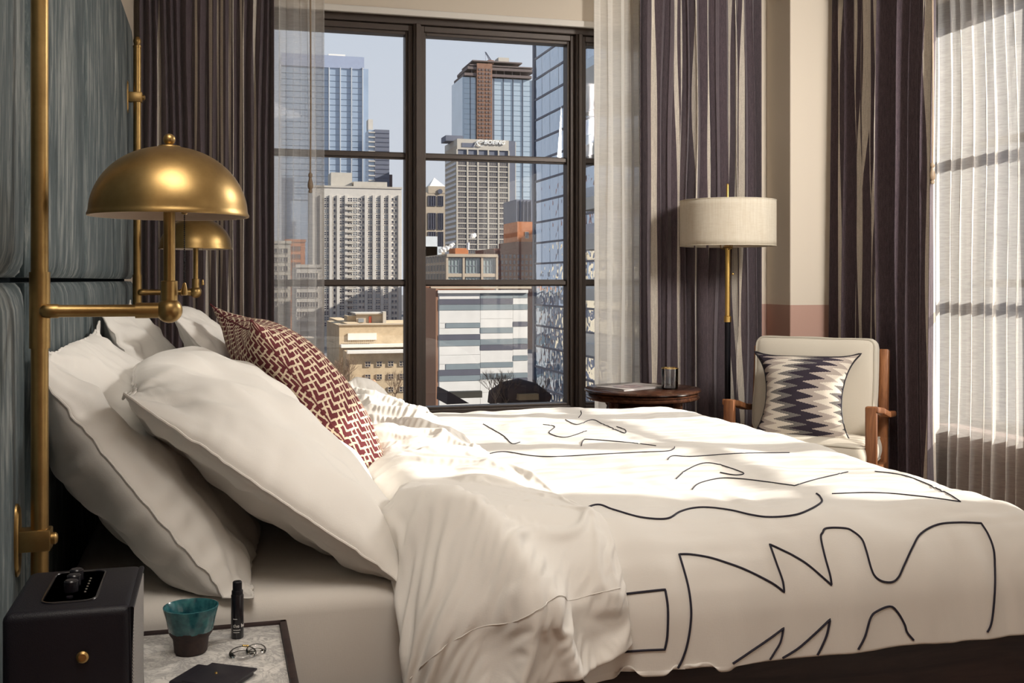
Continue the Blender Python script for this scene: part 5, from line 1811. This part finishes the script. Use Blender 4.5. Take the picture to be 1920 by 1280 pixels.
for k, (a, b_) in enumerate(cols4):
    y = c6(500)
    prev = y
    for y0, y1, t in st_rows[k]:
        if c6(y0) - prev > 3:
            n_ = max(1, round((c6(y0) - prev) / 21))
            for q_ in range(n_):
                cell(a, b_, prev + (c6(y0) - prev) * q_ / n_, prev + (c6(y0) - prev) * (q_ + 1) / n_, PANELW, .10)
        if t == 'g':
            cell(a, a + 12, c6(y0), c6(y1), PANELW, .10); cell(a + 12, b_, c6(y0), c6(y1), PANELG, .14)
        else:
            cell(a, b_, c6(y0), c6(y1), PANELG if t == 'G' else PANELD, .14)
        prev = c6(y1)
    for q_ in range(2):
        cell(a, b_, prev + (760 - prev) * q_ / 2, prev + (760 - prev) * (q_ + 1) / 2, PANELW, .10)
Yk = Y + 105
B = building('orange_roof_block', 'orange brown brick parapet rising behind the striped white building')
obj('block', bmesh_box(xq(800, Yk + 20), xq(918, Yk + 20), Yk + 14, Yk + 40, GZ, zq(537.5, 860, Yk + 16)), ORANGEB, B, False)
obj('roof_edge', bmesh_box(xq(800, Yk + 20), xq(985, Yk + 20), Yk + 13.6, Yk + 16, zq(541, 860, Yk + 16), zq(537, 860, Yk + 16)), STONE, B, False)
B = building('roof_mound', 'dark brown rounded roof in front of the striped white building', 'roof')
bm = bmesh.new()
Yr = 120
tube(bm, [at_y(918, 756, Yr), at_y(925, 744, Yr), at_y(945, 736, Yr), at_y(970, 733, Yr), at_y(1000, 738, Yr), at_y(1030, 748, Yr)], [.3, .9, 1.3, 1.5, 1.3, .6], 12)
obj('rounded_roof', bm, ext('dark_brown_roof', (.055, .035, .03)), B)
obj('ochre_front_wall', bmesh_box(xq(963, Yr), xq(1000, Yr), Yr - 2.2, Yr - 1, zq(746, 980, Yr), zq(735, 980, Yr)), ext('ochre_wall', (.26, .17, .09)), B, False)  # ochre wall standing before the rounded roof
B = building('roof_wedge', 'dark brown sloping shed roof at the left foot of the striped white building', 'roof')
bm = bmesh.new()
pts = [at_y(839, 734, Yr), at_y(842, 734, Yr), at_y(880, 756, Yr), at_y(838, 758, Yr)]
f0 = [bm.verts.new(p) for p in pts]; f1 = [bm.verts.new(p + Vector((0, 6, 0))) for p in pts]
bm.faces.new(f0); bm.faces.new(list(reversed(f1)))
for i in range(4):
    bm.faces.new((f0[i], f1[i], f1[(i + 1) % 4], f0[(i + 1) % 4]))
bmesh.ops.recalc_face_normals(bm, faces=bm.faces[:])
obj('sloping_roof', bm, ext('brown_roof', (.06, .042, .038)), B, False)
obj('low_wall', bmesh_box(xq(872, Yr), xq(935, Yr), Yr + 8, Yr + 9, zq(760, 900, Yr), zq(747, 900, Yr)), ext('low_concrete_wall', (.36, .29, .20)), B, False)

# --- reflective tower on the right, its long face along the street
MIRR = None
def mirror_mat():
    b = NB('reflective_blue_glass')
    co = b.coord()
    nz = b.noise(co, .33, 2, .4)
    bp = b.n('ShaderNodeBump', {'Height': nz, 'Strength': .18, 'Distance': 1.0}).outputs[0]
    return b.pbr((.42, .50, .60), .03, .85, bp, .8)
MIRR = mirror_mat()
XT = 45.0
B = building('mirror_tower', 'reflective glass tower with slanting floor lines at the right of the middle pane')
yf, yn = XT / Q(1003), XT / Q(1300)
obj('core', bmesh_box(XT + .4, XT + 40, yn - 8, yf - .6, GZ, 75), SLATE, B, False)
fh = 3.0
yw = (yf - yn) / 14
meshes = []
for q_ in range(5):
    b = bmesh.new()
    box(b, -yw / 2 + .06, yw / 2 - .06, -.12, .1, .12, fh - .12)
    bmesh.ops.rotate(b, cent=(0, 0, 1.5), matrix=Matrix.Rotation(rc.uniform(-.012, .012), 3, 'Z') @ Matrix.Rotation(rc.uniform(-.012, .012), 3, 'X'), verts=b.verts[:])
    me = bpy.data.meshes.new('mirror_pane'); b.to_mesh(me); b.free(); me.materials.append(MIRR); meshes.append(me)
zb0 = EYE - 17 * fh / 2
for r in range(25):
    z = EYE - .6 - 6 * fh + r * fh
    for k in range(12):
        put('mirror_pane', meshes[rc.randrange(5)], B, XT, yf - yw * (k + .5), z, -math.pi / 2)
    obj('floor_line', bmesh_box(XT - .22, XT + .3, yn, yf, z - .14, z + .14), DARKM, B, False)
obj('corner_post', bmesh_box(XT - .3, XT + .5, yf - .5, yf + .3, GZ, 75), DARKM, B, False)
B = building('balcony_block', 'white balcony slabs with glass rails seen at the far right of the front window')
XBf = XT - 4.5
y1 = XBf / Q(1086)
for k, (za, zb_) in enumerate(((139, 219), (374, 397), (440, 470), (540, 562), (640, 662), (278, 300))):
    d_ = 125
    z0, z1 = EYE + (525 - zb_) * d_ / F, EYE + (525 - za) * d_ / F
    obj('balcony_front', bmesh_box(XBf, XT - .5, y1 - 28, y1, z0, z1, .05), WHITEC, B, False)
    obj('glass_rail', bmesh_box(XBf + .1, XBf + .16, y1 - 28, y1 - .2, z1, z1 + 1.1), BLUEG2, B, False)

# --- hazy blocks behind the left sheer
for sx0, sx1, sy, Y, mat, lb, lite in ((470, 545, 455, 420, CREAMC, 'pale block behind the left sheer', 1), (535, 572, 452, 460, ORANGEB, 'salmon brick tower behind the left sheer', 0), (556, 604, 500, 380, WHITEC, 'white stepped block behind the left sheer, beside the apartment tower', 1), (440, 600, 640, 300, STONE, 'low stone block at the foot of the view behind the left sheer', 0)):
    B = building('city_block', lb)
    zt = zq(sy, (sx0 + sx1) / 2, Y)
    obj('block', bmesh_box(xq(sx0, Y), xq(sx1, Y), Y, Y + 25, GZ, zt), mat, B, False)
    obj('parapet', bmesh_box(xq(sx0, Y) - .3, xq(sx1, Y) + .3, Y - .3, Y + .3, zt - .3, zt + .8), mat, B, False)
    me = win_mesh(1.8, 1.9, 2, 1, .18, mat, DARKW, .12)
    for r in range(9):
        for k in range(int((sx1 - sx0) / 10)):
            z = zt - 4 - 3.4 * r
            put('window', me, B, xq(sx0 + 5 + 10 * k, Y), Y - .05, z)
for bx, by, bw, bh, mat, lk in ((-130, 330, 60, 62, ext('dun_render', (.20, .17, .14)), 'dun'), (-215, 420, 70, 95, ext('dark_tan_stone', (.19, .16, .12)), 'dark tan stone'), (-60, 300, 35, 28, REDB, 'low red brick'), (-320, 500, 70, 120, SLATE, 'tall slate'), (-30, 210, 40, 8, TANB, 'low tan brick')):
    B = building('city_block', lk + ' block left of the view, mirrored in the reflective glass tower', group='blocks mirrored in the glass tower')
    obj('block', bmesh_box(bx, bx + bw, by, by + 30, GZ, bh), mat, B, False)
    obj('parapet', bmesh_box(bx - .4, bx + bw + .4, by - .4, by + 30.4, bh, bh + 1.2), mat, B, False)
    for k in range(int((bh - GZ) / 6)):
        obj('window_band', bmesh_box(bx + bw - .2, bx + bw + .2, by + 1, by + 29, bh - 4 - 6 * k, bh - 1.5 - 6 * k), DARKW, B, False)
        obj('window_band', bmesh_box(bx + 1, bx + bw - 1, by - .2, by + .2, bh - 4 - 6 * k, bh - 1.5 - 6 * k), DARKW, B, False)
# tall tower up the street whose shade falls across the apartment tower
B = building('shade_tower', 'tall slate tower up the street, right of the view')
obj('shaft', bmesh_box(296, 340, 450, 522, GZ, 96), SLATE, B, False)
for k in range(20):
    obj('floor_band', bmesh_box(295.7, 340.3, 449.7, 522.3, -20 + 5.5 * k, -19 + 5.5 * k), STEELM, B, False)
# street dividing the blocks
bm = bmesh_box(30, 42, 60, 600, GZ, GZ + .1); o = obj('street', bm, ext('street_asphalt', (.09, .088, .09))); o['kind'] = 'structure'
